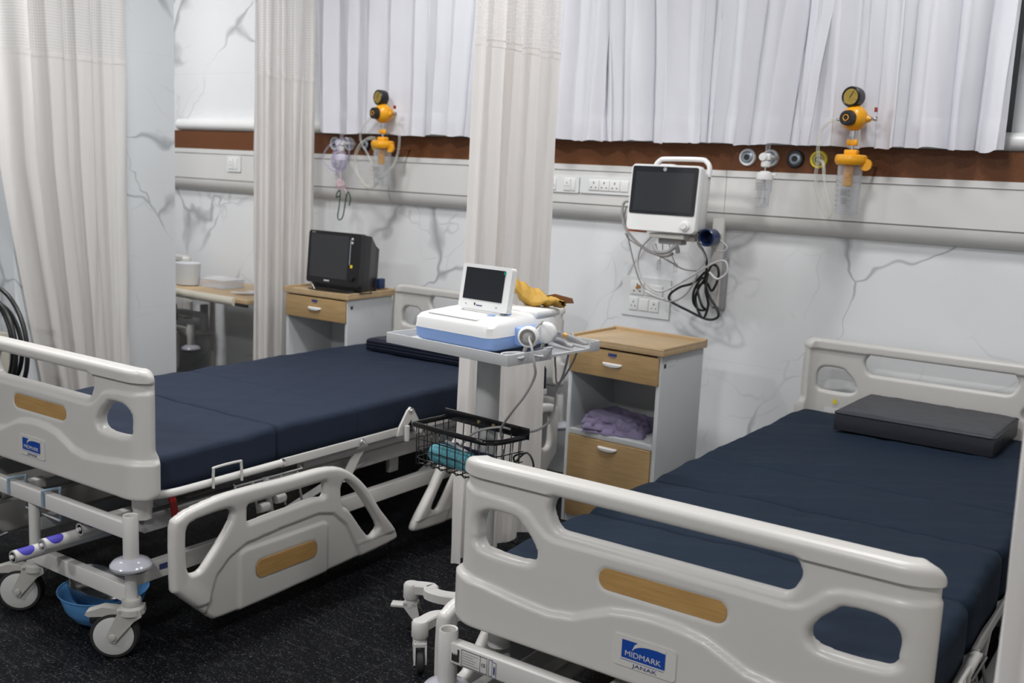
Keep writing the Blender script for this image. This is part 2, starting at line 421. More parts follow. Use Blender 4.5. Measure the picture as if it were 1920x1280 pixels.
# ---------------------------------------------------------------- room shell
struct('floor', MB().box(-7.2, 1.8, -6.2, 0.05, -0.05, 0.0), FLOOR)
WALLP = new_mat('white wall paint', (0.72, 0.73, 0.74), 0.6)
struct('ceiling', MB().box(-7.2, 1.8, -6.2, 0.4, CEIL, CEIL + 0.05), WALLP)
wb = MB(); wb.box(-7.2, 1.8, 0.05, 0.35, -0.05, 1.5)
wb.box(-0.735, 1.8, 0.05, 0.35, 1.5, CEIL); wb.box(-7.2, -3.99, 0.05, 0.35, 1.5, CEIL); wb.box(-3.99, -0.735, 0.05, 0.35, 2.7, CEIL)
struct('wall_back', wb, MARBLE)
struct('wall_left', MB().box(-7.4, -7.2, -6.2, 0.4, -0.05, CEIL), MARBLE)
struct('wall_right', MB().box(1.8, 2.0, -6.2, 0.4, -0.05, CEIL), WALLP)
struct('wall_front', MB().box(-7.2, 1.8, -6.4, -6.2, -0.05, CEIL), WALLP)
struct('trim_1', MB().box(-4.60, -4.35, -1.50, -0.67, 0, CEIL), MARBLE2)['label'] = 'pale marble clad pillar between the bed bays'
win = thing('window_1', 'dark window behind the white curtains above the beds', 'window'); win['kind'] = 'structure'
del win['category']
MB().box(-3.95, -0.78, 0.19, 0.21, 1.56, 2.66).build('window_glass', DARKGLASS, win)
fr = MB()
for x in (-3.99, -2.9, -1.8, -0.79): fr.box(x, x + 0.05, 0.15, 0.22, 1.5, 2.7, 0.004)
fr.box(-3.99, -0.74, 0.15, 0.22, 1.5, 1.57, 0.004); fr.box(-3.99, -0.74, 0.15, 0.22, 2.65, 2.7, 0.004)
fr.build('window_frame', new_mat('grey window frame', (0.2, 0.2, 0.2), 0.4), win)
sill = MB()
def extr_x(mb, prof, x0, x1):     # profile (y, z) extruded along x
    n = len(prof); mb.add([(x0, y, z) for y, z in prof] + [(x1, y, z) for y, z in prof], [tuple(range(n)), tuple(range(2 * n - 1, n - 1, -1))] + [(i, i + n, (i + 1) % n + n, (i + 1) % n) for i in range(n)])
sp_ = [(0.16, 1.513), (0.16, 1.577), (0.02, 1.577)] + [(0.0 - 0.032 * math.sin(a) + 0.012, 1.545 + 0.032 * math.cos(a)) for a in [PI * k / 8 for k in range(9)]]
extr_x(sill, sp_, -5.21, -0.5); struct('trim_2', sill, WHITE)['label'] = 'rounded white window sill rail'
# bed head service panel along the wall
hp = thing('bed_head_panel', 'long brown and off-white service trunking along the wall behind the beds', 'wall panel', (-3.2, 0, 1.17))
def loc(mb, x, y, z): return mb.xform(T(-x, -y, -z))
def onhp(mb): return mb.xform(T(3.2, 0, -1.17))
onhp(MB().box(-7.1, 1.7, 0.0, 0.050, 1.41, 1.512)).build('brown_band', BROWN, hp)
pr = [(0.050, 1.41), (-0.004, 1.41), (-0.004, 1.386), (0.0, 1.384), (0.0, 1.243), (0.004, 1.2405), (0.0, 1.238), (0.001, 1.228), (0.004, 1.214), (0.010, 1.200), (0.020, 1.187), (0.034, 1.178), (0.050, 1.174)]
for x0, x1 in ((-7.1, -5.402), (-5.4, -3.552), (-3.55, -1.752), (-1.75, 1.7)):
    q = MB(); extr_x(q, pr, x0, x1); onhp(q).build('trunking_cover', PANELW, hp)
ln = MB(); ln.box(-7.1, 1.7, -0.0012, 0.0, 1.3835, 1.3855); ln.box(-7.1, 1.7, -0.0012, 0.001, 1.2395, 1.2418)
onhp(ln).build('seam_line', new_mat('seam shadow gap', (0.16, 0.15, 0.13), 0.6), hp)

# ceiling lights
for i, (x, y, e) in enumerate(LIGHTS):
    o = MB().box(-0.16, 0.16, -0.16, 0.16, 0, 0.02, 0.004).build('ceiling_light', WHITE); o.location = (x, y, CEIL - 0.021)
    tag(o, 'square white ceiling lamp above the bed bays', 'ceiling light', 'ceiling lights over the ward')

# ---------------------------------------------------------------- outlets and sockets
def socket_face(x, z, s=1.0, parent=None, y=0.0):
    q = MB()
    for dx, dz, w_, h_ in ((0, 0.010, 0.004, 0.009), (-0.011, -0.010, 0.005, 0.005), (0.011, -0.010, 0.005, 0.005)):
        q.box(x + (dx - w_ / 2) * s, x + (dx + w_ / 2) * s, y - 0.0006, y + 0.001, z + (dz - h_ / 2) * s, z + (dz + h_ / 2) * s)
    return q.build('pin_holes', INKB, parent)
def plate(name, x0, x1, z0, z1, y, label, mods):
    cx, cz = (x0 + x1) / 2, (z0 + z1) / 2
    t = thing(name, label, 'power socket', (cx, y, cz), 0, 'white power sockets on the wall')
    q = MB(); q.prism(rrect(x0 - cx, x1 - cx, z0 - cz, z1 - cz, 0.006), -0.006, 0.0); q.build('cover_plate', SWITCHW, t)
    for kind, a, b, c_, d in mods:
        a -= cx; b -= cx; c_ -= cz; d -= cz
        MB().box(a, b, -0.010, -0.004, c_, d, 0.0015).build('socket_insert' if kind == 's' else 'switch', WHITE, t)
        if kind == 's': socket_face((a + b) / 2, (c_ + d) / 2, (b - a) / 0.05, t, -0.0102)
    return t
plate('socket_plate', -2.60, -2.437, 1.286, 1.357, -0.0005, 'white socket and switch plate on the trunking beside the middle curtain', [('s', -2.515, -2.48, 1.295, 1.348), ('b', -2.475, -2.455, 1.295, 1.348), ('s', -2.59, -2.555, 1.295, 1.348)])
plate('socket_plate', -2.431, -2.17, 1.288, 1.360, -0.0005, 'long white plate of three sockets on the trunking left of the white monitor', [('s', -2.385, -2.335, 1.302, 1.347), ('s', -2.333, -2.283, 1.302, 1.347), ('s', -2.281, -2.231, 1.302, 1.347), ('b', -2.228, -2.19, 1.302, 1.347)])
plate('socket_plate', -4.77, -4.655, 1.291, 1.379, -0.0005, 'small white socket plate on the trunking of the far left bay', [('s', -4.755, -4.715, 1.305, 1.365), ('b', -4.71, -4.68, 1.305, 1.365)])
plate('socket_plate', -2.218, -1.985, 0.775, 0.945, 0.0495, 'big white double-row socket plate low on the marble above the right cabinet', [('s', -2.175, -2.11, 0.868, 0.925), ('b', -2.105, -2.02, 0.868, 0.915), ('s', -2.178, -2.135, 0.80, 0.855), ('b', -2.13, -2.085, 0.80, 0.85), ('s', -2.08, -2.035, 0.80, 0.85)])
tg = MB().box(-0.012, 0.012, -0.002, 0, -0.005, 0.005).xform(RY(-0.5)).build('paper_tag', BROWNTAG); tg.location = (-2.136, 0.036, 0.902)
tag(tg, 'small brown tag stuck on the double-row wall socket plate', 'tag')

def gas_outlet(x, z, ring, inner, label):
    t = thing('gas_outlet', label, 'gas outlet', (x, 0, z), 0, 'round medical gas outlets on the brown band')
    m_ = RX(PI / 2)
    MB().lathe([(0.034, 0), (0.034, 0.008), (0.031, 0.012), (0.025, 0.012), (0.024, 0.008)], 32, m_).build('outer_ring', ring, t)
    MB().lathe([(0.0235, 0), (0.0235, 0.010), (0.017, 0.014), (0.012, 0.014), (0.011, 0.010)], 32, m_).build('inner_ring', inner, t)
    MB().lathe([(0.011, 0), (0.0105, 0.0125)], 24, m_).build('port', INKB, t)
GR = new_mat('bluish metal ring', (0.35, 0.40, 0.46), 0.3, 0.6)
for x, d in ((-1.668, 'leftmost outlet behind the right bed'), (-1.574, 'outlet carrying the humidifier bottle behind the right bed')):
    gas_outlet(x, 1.464, SWITCHW, GR, 'white ringed gas ' + d)
gas_outlet(-1.474, 1.464, BLACK, GR, 'black ringed gas outlet behind the right bed')
gas_outlet(-1.382, 1.464, YEL2, new_mat('dull yellow core', (0.4, 0.36, 0.12), 0.4), 'yellow ringed gas outlet behind the right bed')
gas_outlet(-3.925, 1.464, PANELW, GR, 'white ringed gas outlet behind the oxygen mask at the left bed')
gas_outlet(-3.822, 1.464, PANELW, GR, 'white ringed gas outlet right of the oxygen mask at the left bed')
gas_outlet(-3.715, 1.464, BLACK, GR, 'black ringed gas outlet behind the left bed')
gas_outlet(-3.635, 1.464, YEL2, GR, 'yellow ringed gas outlet behind the left suction jar')

# ---------------------------------------------------------------- suction units
def suction(x, label, jl, k=1.0, left=0.9):
    y = -0.14
    t = thing('suction_regulator', label, 'suction regulator', (x, y, 1.49))
    rz = RZ(-0.2)
    def F(mb, dx, dz, rot=rz): return mb.xform(T(dx, 0, dz) @ rot)
    F(MB().lathe([(0.0, -0.012), (0.034, -0.012), (0.036, 0.0), (0.036, 0.028), (0.032, 0.032), (0.029, 0.029)], 32, RX(PI / 2)), -0.008, 0.193).build('gauge_case', BLACK, t)
    F(MB().lathe([(0, 0.0298), (0.0275, 0.0298)], 28, RX(PI / 2)), -0.008, 0.193).build('gauge_dial', DIAL, t)
    F(MB().box(-0.0015, 0.0015, -0.0312, -0.0302, -0.004, 0.022).xform(RY(0.5)), -0.008, 0.193).build('needle', INKB, t)
    MB().tube([(0, 0, 0.15), (0, 0, 0.17)], 0.008).build('stem', STEEL, t)
    F(MB().lathe([(0, -0.052), (0.02, -0.05), (0.030, -0.038), (0.040, -0.02), (0.046, 0.0), (0.044, 0.018), (0.034, 0.034), (0.022, 0.04), (0, 0.041)], 32, RX(PI / 2)), 0, 0.12).build('body', YELLOW, t)
    F(MB().lathe([(0.0, 0.036), (0.026, 0.036), (0.028, 0.044), (0.026, 0.062), (0.021, 0.064), (0.014, 0.062), (0, 0.061)], 28, RX(PI / 2)), 0, 0.118).build('control_knob', BLACK, t)
    F(MB().tube([(0.010 * math.cos(a_ * PI / 12), -0.0645, 0.010 * math.sin(a_ * PI / 12)) for a_ in range(24)], 0.0016, 6, closed=True), 0, 0.118).build('knob_ring', YELLOW, t)
    MB().tube([(-0.04, 0, 0.115), (-0.065, 0, 0.114)], 0.005).build('left_nozzle', STEEL, t)
    q = MB().tube([(0.04, 0, 0.118), (0.055, 0, 0.118)], [0.015, 0.010]); q.build('side_boss', YELLOW, t)
    MB().tube([(0.054, 0, 0.118), (0.068, 0, 0.118), (0.072, 0, 0.118), (0.078, 0, 0.118)], [0.006, 0.006, 0.009, 0.009]).build('right_fitting', STEEL, t)
    MB().box(0.066, 0.075, -0.005, 0.005, 0.142, 0.158, 0.001).build('red_tab', REDC, t)
    MB().tube([(0.0, 0, 0.085), (0.0, 0, 0.055)], 0.013).build('socket_nut', STEEL, t)
    MB().tube([(0, 0, 0.055), (0, 0, 0.0)], 0.006).build('down_stem', STEEL, t)
    q = MB().box(-0.022, 0.018, -0.008, 0.008, 0.024, 0.046, 0.006); q.build('wing_tap', YELLOW, t)
    q = MB().box(-0.025, 0.022, -0.016, 0.02, -0.012, 0.010, 0.006); q.build('neck', YELLOW, t)
    MB().box(0.0, 0.02, 0.0, 0.04, 0.09, 0.11, 0.004).build('wall_arm', DARKSTEEL, t)
    j = thing('suction_jar', jl, 'suction jar', (x, y, 1.27))
    MB().lathe([(0.036, 0.0), (0.039, 0.004), (0.042, 0.10), (0.044, 0.19), (0.0425, 0.19), (0.040, 0.10), (0.037, 0.006), (0, 0.005)], 36).build('jar', CLEAR, j)
    MB().lathe([(0, 0.212), (0.048, 0.212), (0.055, 0.207), (0.057, 0.197), (0.057, 0.188), (0.052, 0.180), (0.05, 0.176), (0, 0.176)], 40).build('lid', YELLOW, j)
    q = MB().box(-0.02, 0.012, -0.012, 0.006, 0.10, 0.178, 0.003); q.box(-0.012, 0.005, -0.015, -0.01, 0.13, 0.15, 0.001); q.build('float_guide', YELLOW, j)
    q = MB().lathe([(0.0, 0), (0.021, 0), (0.021, 0.012), (0, 0.012)], 24, T(0.056, 0.0, 0.178) @ RX(PI / 2)); q.build('hanger_tab', YELLOW, j)
    MB().box(0.045, 0.055, 0.0, 0.138, 0.170, 0.177, 0.002).build('wall_hook', BROWN, j)
    g = MB()
    for i in range(7):
        z = 0.03 + i * 0.018; a0 = -2.1
        g.box(-0.035, -0.024, -0.034, -0.033, z, z + 0.0012); g.box(0.014, 0.02, -0.041, -0.0402, z, z + 0.0012)
    g.build('volume_marks', INKB, j)
    g = MB(); g.box(-0.012, 0.018, -0.0425, -0.0418, 0.068, 0.0686); g.box(-0.012, 0.018, -0.0425, -0.0418, 0.088, 0.0886); g.box(-0.012, -0.0115, -0.0425, -0.0418, 0.068, 0.0886); g.box(0.0175, 0.018, -0.0425, -0.0418, 0.068, 0.0886)
    for z in (0.038, 0.044, 0.050, 0.056, 0.073, 0.078, 0.083): g.box(-0.01, 0.012, -0.0425, -0.0418, z, z + 0.001)
    g.build('printed_label', INKB, j)
    return t
suction(-1.217, 'amber suction regulator with black gauge on the curtain behind the right bed', 'clear suction jar with amber lid behind the right bed')
suction(-3.472, 'amber suction regulator with black gauge on the wall behind the left bed', 'clear suction jar with amber lid behind the left bed')
def hose(name, pts, r, m, label, cat, n=8, k=6, closed=False):
    o = MB().tube(smooth_path(pts, k, closed), r, n, closed).build(name, m, auto=False)
    c = Vector(pts[0]); o.data.transform(T(*(-c))); o.location = c
    return tag(o, label, cat)
hose('suction_hose', [(-1.288, -0.115, 1.604), (-1.314, -0.12, 1.598), (-1.342, -0.12, 1.565), (-1.349, -0.12, 1.508), (-1.344, -0.12, 1.464), (-1.348, -0.12, 1.402), (-1.337, -0.12, 1.344), (-1.305, -0.12, 1.278), (-1.287, -0.12, 1.253), (-1.280, -0.12, 1.279), (-1.298, -0.115, 1.327), (-1.322, -0.10, 1.393), (-1.345, -0.06, 1.45), (-1.382, -0.02, 1.464)], 0.0065, TUBE, 'clear hose looping from the right suction regulator to the yellow outlet', 'hose')
hose('suction_hose', [(-3.557, -0.12, 1.604), (-3.606, -0.14, 1.54), (-3.618, -0.14, 1.483), (-3.567, -0.14, 1.413), (-3.509, -0.16, 1.359), (-3.47, -0.165, 1.30), (-3.40, -0.15, 1.36), (-3.385, -0.13, 1.42), (-3.375, -0.13, 1.494), (-3.388, -0.13, 1.56), (-3.413, -0.12, 1.608)], 0.006, TUBE, 'clear hose looping around the left suction jar', 'hose')
hose('suction_hose', [(-3.52, -0.14, 1.492), (-3.559, -0.15, 1.489), (-3.618, -0.15, 1.45), (-3.642, -0.15, 1.385), (-3.625, -0.15, 1.321), (-3.57, -0.15, 1.266), (-3.517, -0.155, 1.261), (-3.476, -0.165, 1.285)], 0.008, TUBE, 'clear hose curling left from the amber lid of the left jar', 'hose')
# humidifiers
def humid(x, label):
    t = thing('humidifier', label, 'humidifier', (x, -0.09, 1.275))
    MB().tube([(0.002, 0.0, 0.185), (0.004, 0, 0.245)], [0.008, 0.009]).build('flow_tube', CLEAR, t)
    q = MB().lathe([(0, -0.014), (0.014, -0.012), (0.017, 0), (0.014, 0.012), (0, 0.013)], 20, T(-0.008, -0.008, 0.190) @ RX(PI / 2)); q.box(-0.004, 0.018, -0.01, 0.01, 0.178, 0.204, 0.004); q.tube([(0.01, 0, 0.19), (0.01, 0.09, 0.19)], 0.008); q.build('flow_head', WHITE, t)
    MB().lathe([(0.012, 0.152), (0.018, 0.156), (0.018, 0.172), (0.01, 0.176)], 20).build('union_nut', WHITE, t)
    MB().lathe([(0.004, 0.135), (0.004, 0.155)], 12).build('neck', STEEL, t)
    q = MB().lathe([(0, 0.138), (0.014, 0.138), (0.030, 0.130), (0.032, 0.124), (0.032, 0.106), (0, 0.106)], 28); q.box(0.028, 0.045, -0.004, 0.004, 0.122, 0.13, 0.001); q.build('cap', WHITE, t)
    MB().lathe([(0.020, 0.0), (0.024, 0.004), (0.025, 0.05), (0.031, 0.07), (0.031, 0.106), (0.0295, 0.106), (0.0295, 0.07), (0.0235, 0.05), (0.0225, 0.006), (0, 0.005)], 28).build('bottle', CLEAR, t)
    MB().tube([(0, 0, 0.106), (0, 0, 0.05), (0, 0, 0.03), (0, 0, 0.015)], [0.004, 0.004, 0.009, 0.009]).build('diffuser', WHITE, t)
    g = MB(); g.box(-.022, .010, -.0318, -.0308, .089, .094); g.box(-.022, .016, -.0318, -.0308, .0825, .0850); g.box(-.021, .004, -.0318, -.0308, .0775, .0795); g.build('printed_lines', GREYC, t)
    g = MB(); g.box(-0.026, 0.026, -0.0255, -0.0245, 0.068, 0.069); g.box(-0.024, 0.024, -0.0255, -0.0245, 0.034, 0.035); g.build('level_lines', INKB, t)
humid(-1.556, 'small clear humidifier bottle with white cap behind the right bed')
humid(-3.798, 'small clear humidifier bottle with white cap at the left bed')
mk = thing('oxygen_mask', 'crumpled clear lilac oxygen mask and tubing hung on the left humidifier', 'oxygen mask', (-3.78, -0.14, 1.40))
MB().tube(smooth_path([(0.0, 0.04, 0.09), (-0.05, 0.0, 0.05), (-0.085, -0.01, -0.01), (-0.05, 0, -0.06), (0.01, 0, -0.075), (0.06, 0, -0.04), (0.088, 0, 0.03), (0.06, 0.01, 0.09), (0.0, 0.02, 0.06), (-0.03, 0.0, 0.0), (0.0, -0.02, -0.06)], 6), 0.0045, 8).build('oxygen_tube', MASKC, mk)
mm = MB(); pv = []; pf = []
for i in range(11):
    for k in range(16):
        a = 2 * PI * k / 16; t_ = i / 10; r0 = 0.045 * math.sin(0.25 + t_ * 1.25)
        pv.append((r0 * math.cos(a) * (1 + 0.15 * math.sin(3 * a + i)), -0.05 + 0.05 * t_ + 0.008 * math.sin(2 * a + i * 0.7), r0 * 1.25 * math.sin(a)))
for i in range(10):
    for k in range(16): pf.append((i * 16 + k, i * 16 + (k + 1) % 16, (i + 1) * 16 + (k + 1) % 16, (i + 1) * 16 + k))
mm.add(pv, pf).xform(T(0.01, 0.02, -0.02)).build('mask_shell', MASKC, mk)
MB().lathe([(0, 0.0), (0.016, 0.002), (0.024, 0.02), (0.018, 0.04), (0.009, 0.05)], 18).xform(T(0.035, 0, -0.16) @ RX(0.2)).build('mask_elbow', PINKC, mk)
MB().tube(smooth_path([(0.02, 0, -0.07), (0.035, 0, -0.11), (0.01, 0, -0.14), (0.055, 0, -0.155), (0.075, 0, -0.18)], 5), 0.004, 8).build('pink_tube', PINKC, mk)
MB().tube(smooth_path([(0.004, 0.02, -0.196), (-0.014, 0.02, -0.205), (-0.011, 0.02, -0.183), (0.011, 0.02, -0.171), (0.006, 0.02, -0.243), (-0.004, 0.02, -0.297), (0.007, 0.02, -0.315), (0.033, 0.02, -0.295), (0.053, 0.02, -0.201), (0.063, 0.02, -0.174), (0.082, 0.02, -0.2), (0.076, 0.02, -0.24)], 6), 0.0032, 6).build('elastic_strap', GREENC, mk)

# ---------------------------------------------------------------- curtains
def sheet(fn, nu, nv, name, m, parent, uvlen=1.0, zr=(0, 1), reps=None):
    vs = []; fs = []
    for j in range(nv + 1):
        for i in range(nu + 1): vs.append(fn(i / nu, j / nv))
    for j in range(nv):
        for i in range(nu): a = j * (nu + 1) + i; fs.append((a, a + 1, a + nu + 2, a + nu + 1))
    me = bpy.data.meshes.new(name); me.from_pydata([tuple(v) for v in vs], [], fs)
    uv = me.uv_layers.new(name='UVMap')
    for p in me.polygons:
        p.use_smooth = True
        for li in p.loop_indices:
            vi = me.loops[li].vertex_index; i = vi % (nu + 1); uv.data[li].uv = (i / nu * uvlen, me.vertices[vi].co.z)
    me.materials.append(m); o = bpy.data.objects.new(name, me); C.objects.link(o); o.parent = parent
    return o
def noise1(seed):
    rr = random.Random(seed); ph = [rr.uniform(0, 6.28) for _ in range(8)]; fr_ = [rr.uniform(0.6, 1.4) * (k + 1) for k in range(8)]
    return lambda x: sum(math.sin(fr_[k] * x + ph[k]) / (k + 1.5) for k in range(8)) / 1.6
def window_curtain(x0, x1, zb, zt, y, folds, amp, seed, label, drift=0.0, edge=None):
    t = thing('window_curtain', label, 'curtain', ((x0 + x1) / 2, y, zb), 0, 'white curtains over the windows')
    cx = (x0 + x1) / 2; n1 = noise1(seed); n2 = noise1(seed + 5); n3 = noise1(seed + 9)
    def base(u, z, off=0.0):
        h = (z - zb) / (zt - zb)
        ph = 2 * PI * folds * u + 1.5 * n1(u * 9) + 0.5 * n2(u * 3 + h * 2)
        s = math.sin(ph); s = math.copysign(abs(s) ** 0.9, s)
        a = amp * (0.85 + 0.45 * n2(u * 11)) * (1.0 - 0.25 * h)
        x = x0 + (x1 - x0) * u - cx + 0.35 * amp * math.sin(2 * ph + 0.6) + drift * (h - 0.4) * (u - 0.5) + 0.03 * (1 - h) * n3(u * 7) + (edge(z) * u ** 6 if edge else 0)
        yy = a * s + 0.004 * n3(u * 26 + h * 3) + 0.003 * n1(u * 9 + h * 9) - off
        return x, yy
    zh = zb + 0.105
    def f(u, v):
        z = zh + (zt - zh) * v; x, yy = base(u, z); return (x, yy, z - zb)
    def g(u, v):
        z = zb + 0.008 * n2(u * 15) * (1 - v) + (zh - zb) * v; x, yy = base(u, z, 0.0015 * (v < 0.99)); return (x, yy, z - zb)
    nu = int(folds * 20)
    sheet(f, nu, 22, 'curtain_panel', WCURT, t, (x1 - x0) * 1.6); sheet(g, nu, 5, 'hem', WCURT, t, (x1 - x0) * 1.6)
window_curtain(-4.02, -2.90, 1.515, 2.72, -0.068, 8, 0.026, 3, 'white pleated curtain hanging over the window behind the left bed', 0.15)
window_curtain(-2.93, -2.31, 1.512, 2.72, -0.070, 4, 0.024, 11, 'white curtain half hidden behind the middle privacy curtain', 0.05)
window_curtain(-2.36, -1.36, 1.512, 2.72, -0.070, 8, 0.028, 21, 'white pleated curtain hanging behind the white wall monitor', 0.25)
window_curtain(-1.43, -0.71, 1.512, 2.72, -0.070, 6, 0.028, 34, 'white pleated curtain at the right, beside the bare strip of dark window', 0.0)
rod = MB().tube([(-4.1, -0.10, 2.74), (-0.6, -0.10, 2.74)], 0.012).build('curtain_rod', METALW); rod.data.transform(T(4.1, 0.1, -2.74)); rod.location = (-4.1, -0.10, 2.74)
tag(rod, 'white rod carrying the window curtains', 'curtain rod')

def privacy(x, ya, yb, zb, ztop, zn, folds, amp, seed, label, near=None, skew=0.0, xs=0.0):
    # hangs from a ceiling track that runs away from the wall; ya is the end near the wall, yb the end nearest the camera
    t = thing('privacy_curtain', label, 'privacy curtain', (x, (ya + yb) / 2, zb), 0, 'cream privacy curtains between the bays')
    cy = (ya + yb) / 2; n1 = noise1(seed); n2 = noise1(seed + 3); n3 = noise1(seed + 7)
    def base(u, z, off=0.0):
        h = (z - zb) / (ztop - zb)
        ph = 2 * PI * folds * u + 1.3 * n1(u * 7) + 0.25 * n3(h * 2)
        s = math.sin(ph); s = math.copysign(abs(s) ** 0.7, s)
        a = amp * (0.8 + 0.4 * n2(u * 9)) * (1.08 - 0.15 * h)
        yn = yb + (near(z) if near else 0)
        yy = ya + (yn - ya) * u - cy + 0.35 * amp * math.sin(2 * ph + 0.8) + 0.012 * n3(u * 6 + 2) * (1 - h)
        xx = a * s + off + 0.006 * n1(u * 21 + h * 6) + xs * (u - 0.5)
        return xx, yy
    def mk(z0, z1, off):
        def f(u, v):
            z = z0 + (z1 - z0) * v
            if z0 == zb and v == 0: z += 0.012 * n2(u * 8)
            xx, yy = base(u, z, off); return (xx, yy, z - zb)
        return f
    nu = folds * 22; L = abs(yb - ya) * 2.2 + 0.3
    sheet(mk(zb, zn - 0.012, 0), nu, 30, 'curtain_panel', CURT, t, L)
    sheet(mk(zn - 0.016, zn + 0.008, 0.002), nu, 2, 'seam_band', CURT, t, L)
    sheet(mk(zn + 0.004, ztop, 0), nu, 14, 'net_panel', NET, t, L)
privacy(-4.28, -1.03, -1.56, 0.10, CEIL - 0.03, 1.772, 4, 0.035, 41, 'cream privacy curtain at the far left in front of the marble pillar', near=lambda z: -0.06 * (z - 1.3) if z > 1.3 else 0.16 * (1.3 - z) , xs=-0.05)
privacy(-3.95, -0.13, -0.53, 0.10, CEIL - 0.03, 1.772, 4, 0.030, 52, 'cream privacy curtain gathered at the wall left of the black monitor', xs=0.03)
privacy(-2.10, -0.76, -1.20, 0.035, CEIL - 0.03, 1.780, 4, 0.030, 63, 'cream privacy curtain in the middle between the two large beds', near=lambda z: -0.03 * (1.8 - z) * 0.5)
privacy(-0.17, -1.80, -2.53, 0.10, CEIL - 0.03, 1.780, 6, 0.05, 74, 'cream privacy curtain at the right edge beside the right bed')
for x in (-4.28, -3.95, -2.10, -0.17):
    o = MB().box(-0.012, 0.012, -4.2, 0.0, 0, 0.025, 0.002).build('curtain_track', METALW); o.location = (x, -0.02, CEIL - 0.028)
    tag(o, 'white ceiling track above a cream privacy curtain', 'curtain track', 'white tracks on the ceiling')

# ---------------------------------------------------------------- hospital bed
UPL = [(0, .655), (.20, .652), (.235, .652), (.262, .658), (.285, .675), (.305, .695), (.33, .704), (.36, .708), (.43, .712), (.50, .722)]
LOL = [(0, .562), (.055, .558), (.10, .550), (.14, .533), (.18, .515), (.24, .506), (.32, .512), (.40, .522), (.50, .530)]
SLOT = [(-.222, .700), (-.222, .712), (-.232, .722), (.232, .722), (.222, .712), (.222, .700)]
HOLE = [(.305, .605), (.403, .605), (.413, .618), (.413, .650), (.395, .662), (.345, .662), (.333, .655), (.305, .628)]
HOLE = [(p.x, p.y) for p in smooth_path([(a, b, 0) for a, b in HOLE], 4, True)]
def fsdf(x, z):
    ax = abs(x)
    # body outline with rounded corners, narrower above the lower ridge
    half = 0.487 - 0.008 * sstep(0.53, 0.56, z)
    r = 0.03
    zc_ = 0.5975; hz = 0.1825
    cut = 0.0
    dx = ax - (half - r); dz = abs(z - zc_) - (hz - r)
    d = math.hypot(max(dx, 0), max(dz, 0)) + min(max(dx, dz), 0) - r
    # chamfered lower corners
    d = max(d, (ax + (0.415 - z) * 1.0 - 0.468 - 0.0) * 0.7071 - 0.0) if z < 0.45 else d
    s = sd_poly(ax, z, [(0, .700), (.222, .700), (.228, .712), (.2215, .722), (0, .722)], 0.030) if ax > 0.001 else sd_poly(0.001, z, [(0, .700), (.222, .700), (.228, .712), (.2215, .722), (0, .722)], 0.030)
    s = max(s, z - 0.742)
    h = sd_poly(ax, z, HOLE, 0.016)
    return max(d, -s, -h)
def ffront(x, z, s):
    ax = abs(x)
    y = -0.020
    y -= 0.014 * sstep(interp(ax, LOL) + 0.004, interp(ax, LOL) - 0.008, z)
    y -= 0.006 * (1 - sstep(interp(ax, UPL) - 0.003, interp(ax, UPL) + 0.003, z))
    y -= 0.010 * sstep(0.7405, 0.7445, z)
    # recesses for the inlay and the badge
    dw = sd_poly(ax, z, rrect(-.135, .135, .583, .629, 0.022, 4), 0)
    y += 0.004 * (1 - sstep(-0.002, 0.003, dw))
    r = 0.014 if z > 0.745 else 0.012
    return y + rnd_edge(s, r)
def fback(x, z, s):
    return 0.014 + (0.008 if z > 0.743 else 0.0) - rnd_edge(s, 0.010)
def fwarp(x, y, z):
    ax = abs(x); u0 = 0.418; R_ = 0.062
    if ax > u0:
        th = (ax - u0) / R_; rr = R_ - y
        nx = u0 + rr * math.sin(th); ny = R_ - rr * math.cos(th); ax = nx; y = ny
    return (math.copysign(ax, x), y, z)
foot_me = sdf_mesh(fsdf, -0.498, 0.498, 0.405, 0.795, 0.0048, ffront, fback, fwarp).mesh('footboard', PLASTIC)
foot_me.set_sharp_from_angle(angle=math.radians(60))
PLATEM = new_mat('badge surround', (0.60, 0.58, 0.54), 0.3)

A_ = [(2.052, .354), (2.030, .372), (2.008, .376), (1.91, .376), (1.893, .345), (1.989, .234), (2.024, .219), (2.048, .240)]
B_ = [(1.833, .374), (1.516, .374), (1.515, .320), (1.560, .328), (1.833, .318)]
C__ = [(1.434, .354), (1.361, .298), (1.262, .162), (1.268, .140), (1.303, .136), (1.401, .254), (1.432, .279)]
OUT = [(2.100, .367), (2.099, .205), (2.087, .180), (2.004, .100), (1.969, .068), (1.927, .057), (1.679, .057), (1.312, .078), (1.179, .087), (1.160, .104), (1.251, .212), (1.319, .305), (1.404, .378), (1.498, .412), (1.683, .420), (1.906, .422), (2.037, .406), (2.081, .392)]
def shrink(p, d): # shrink polygon roughly about centroid
    cx = sum(a for a, b in p) / len(p); cz = sum(b for a, b in p) / len(p)
    return [(cx + (a - cx) * (1 - d / max(0.02, math.hypot(a - cx, b - cz))), cz + (b - cz) * (1 - d / max(0.02, math.hypot(a - cx, b - cz)))) for a, b in p]
As, Bs, Cs = shrink(A_, .008), B_, shrink(C__, .006)
Bs = [(1.825, .364), (1.524, .364), (1.523, .330), (1.560, .336), (1.825, .326)]
OUTs = shrink(OUT, .012)
def soft(poly, k): return [(p.x, p.y) for p in smooth_path([(a, b, 0) for a, b in poly], k, True)]
OUTs = soft(OUTs, 3); As = soft(As, 3); Cs = soft(Cs, 3)
ARCH = [(2.02, .0), (1.948, .191), (1.90, .232), (1.84, .256), (1.681, .269), (1.54, .272), (1.475, .256), (1.413, .203), (1.30, .0)]
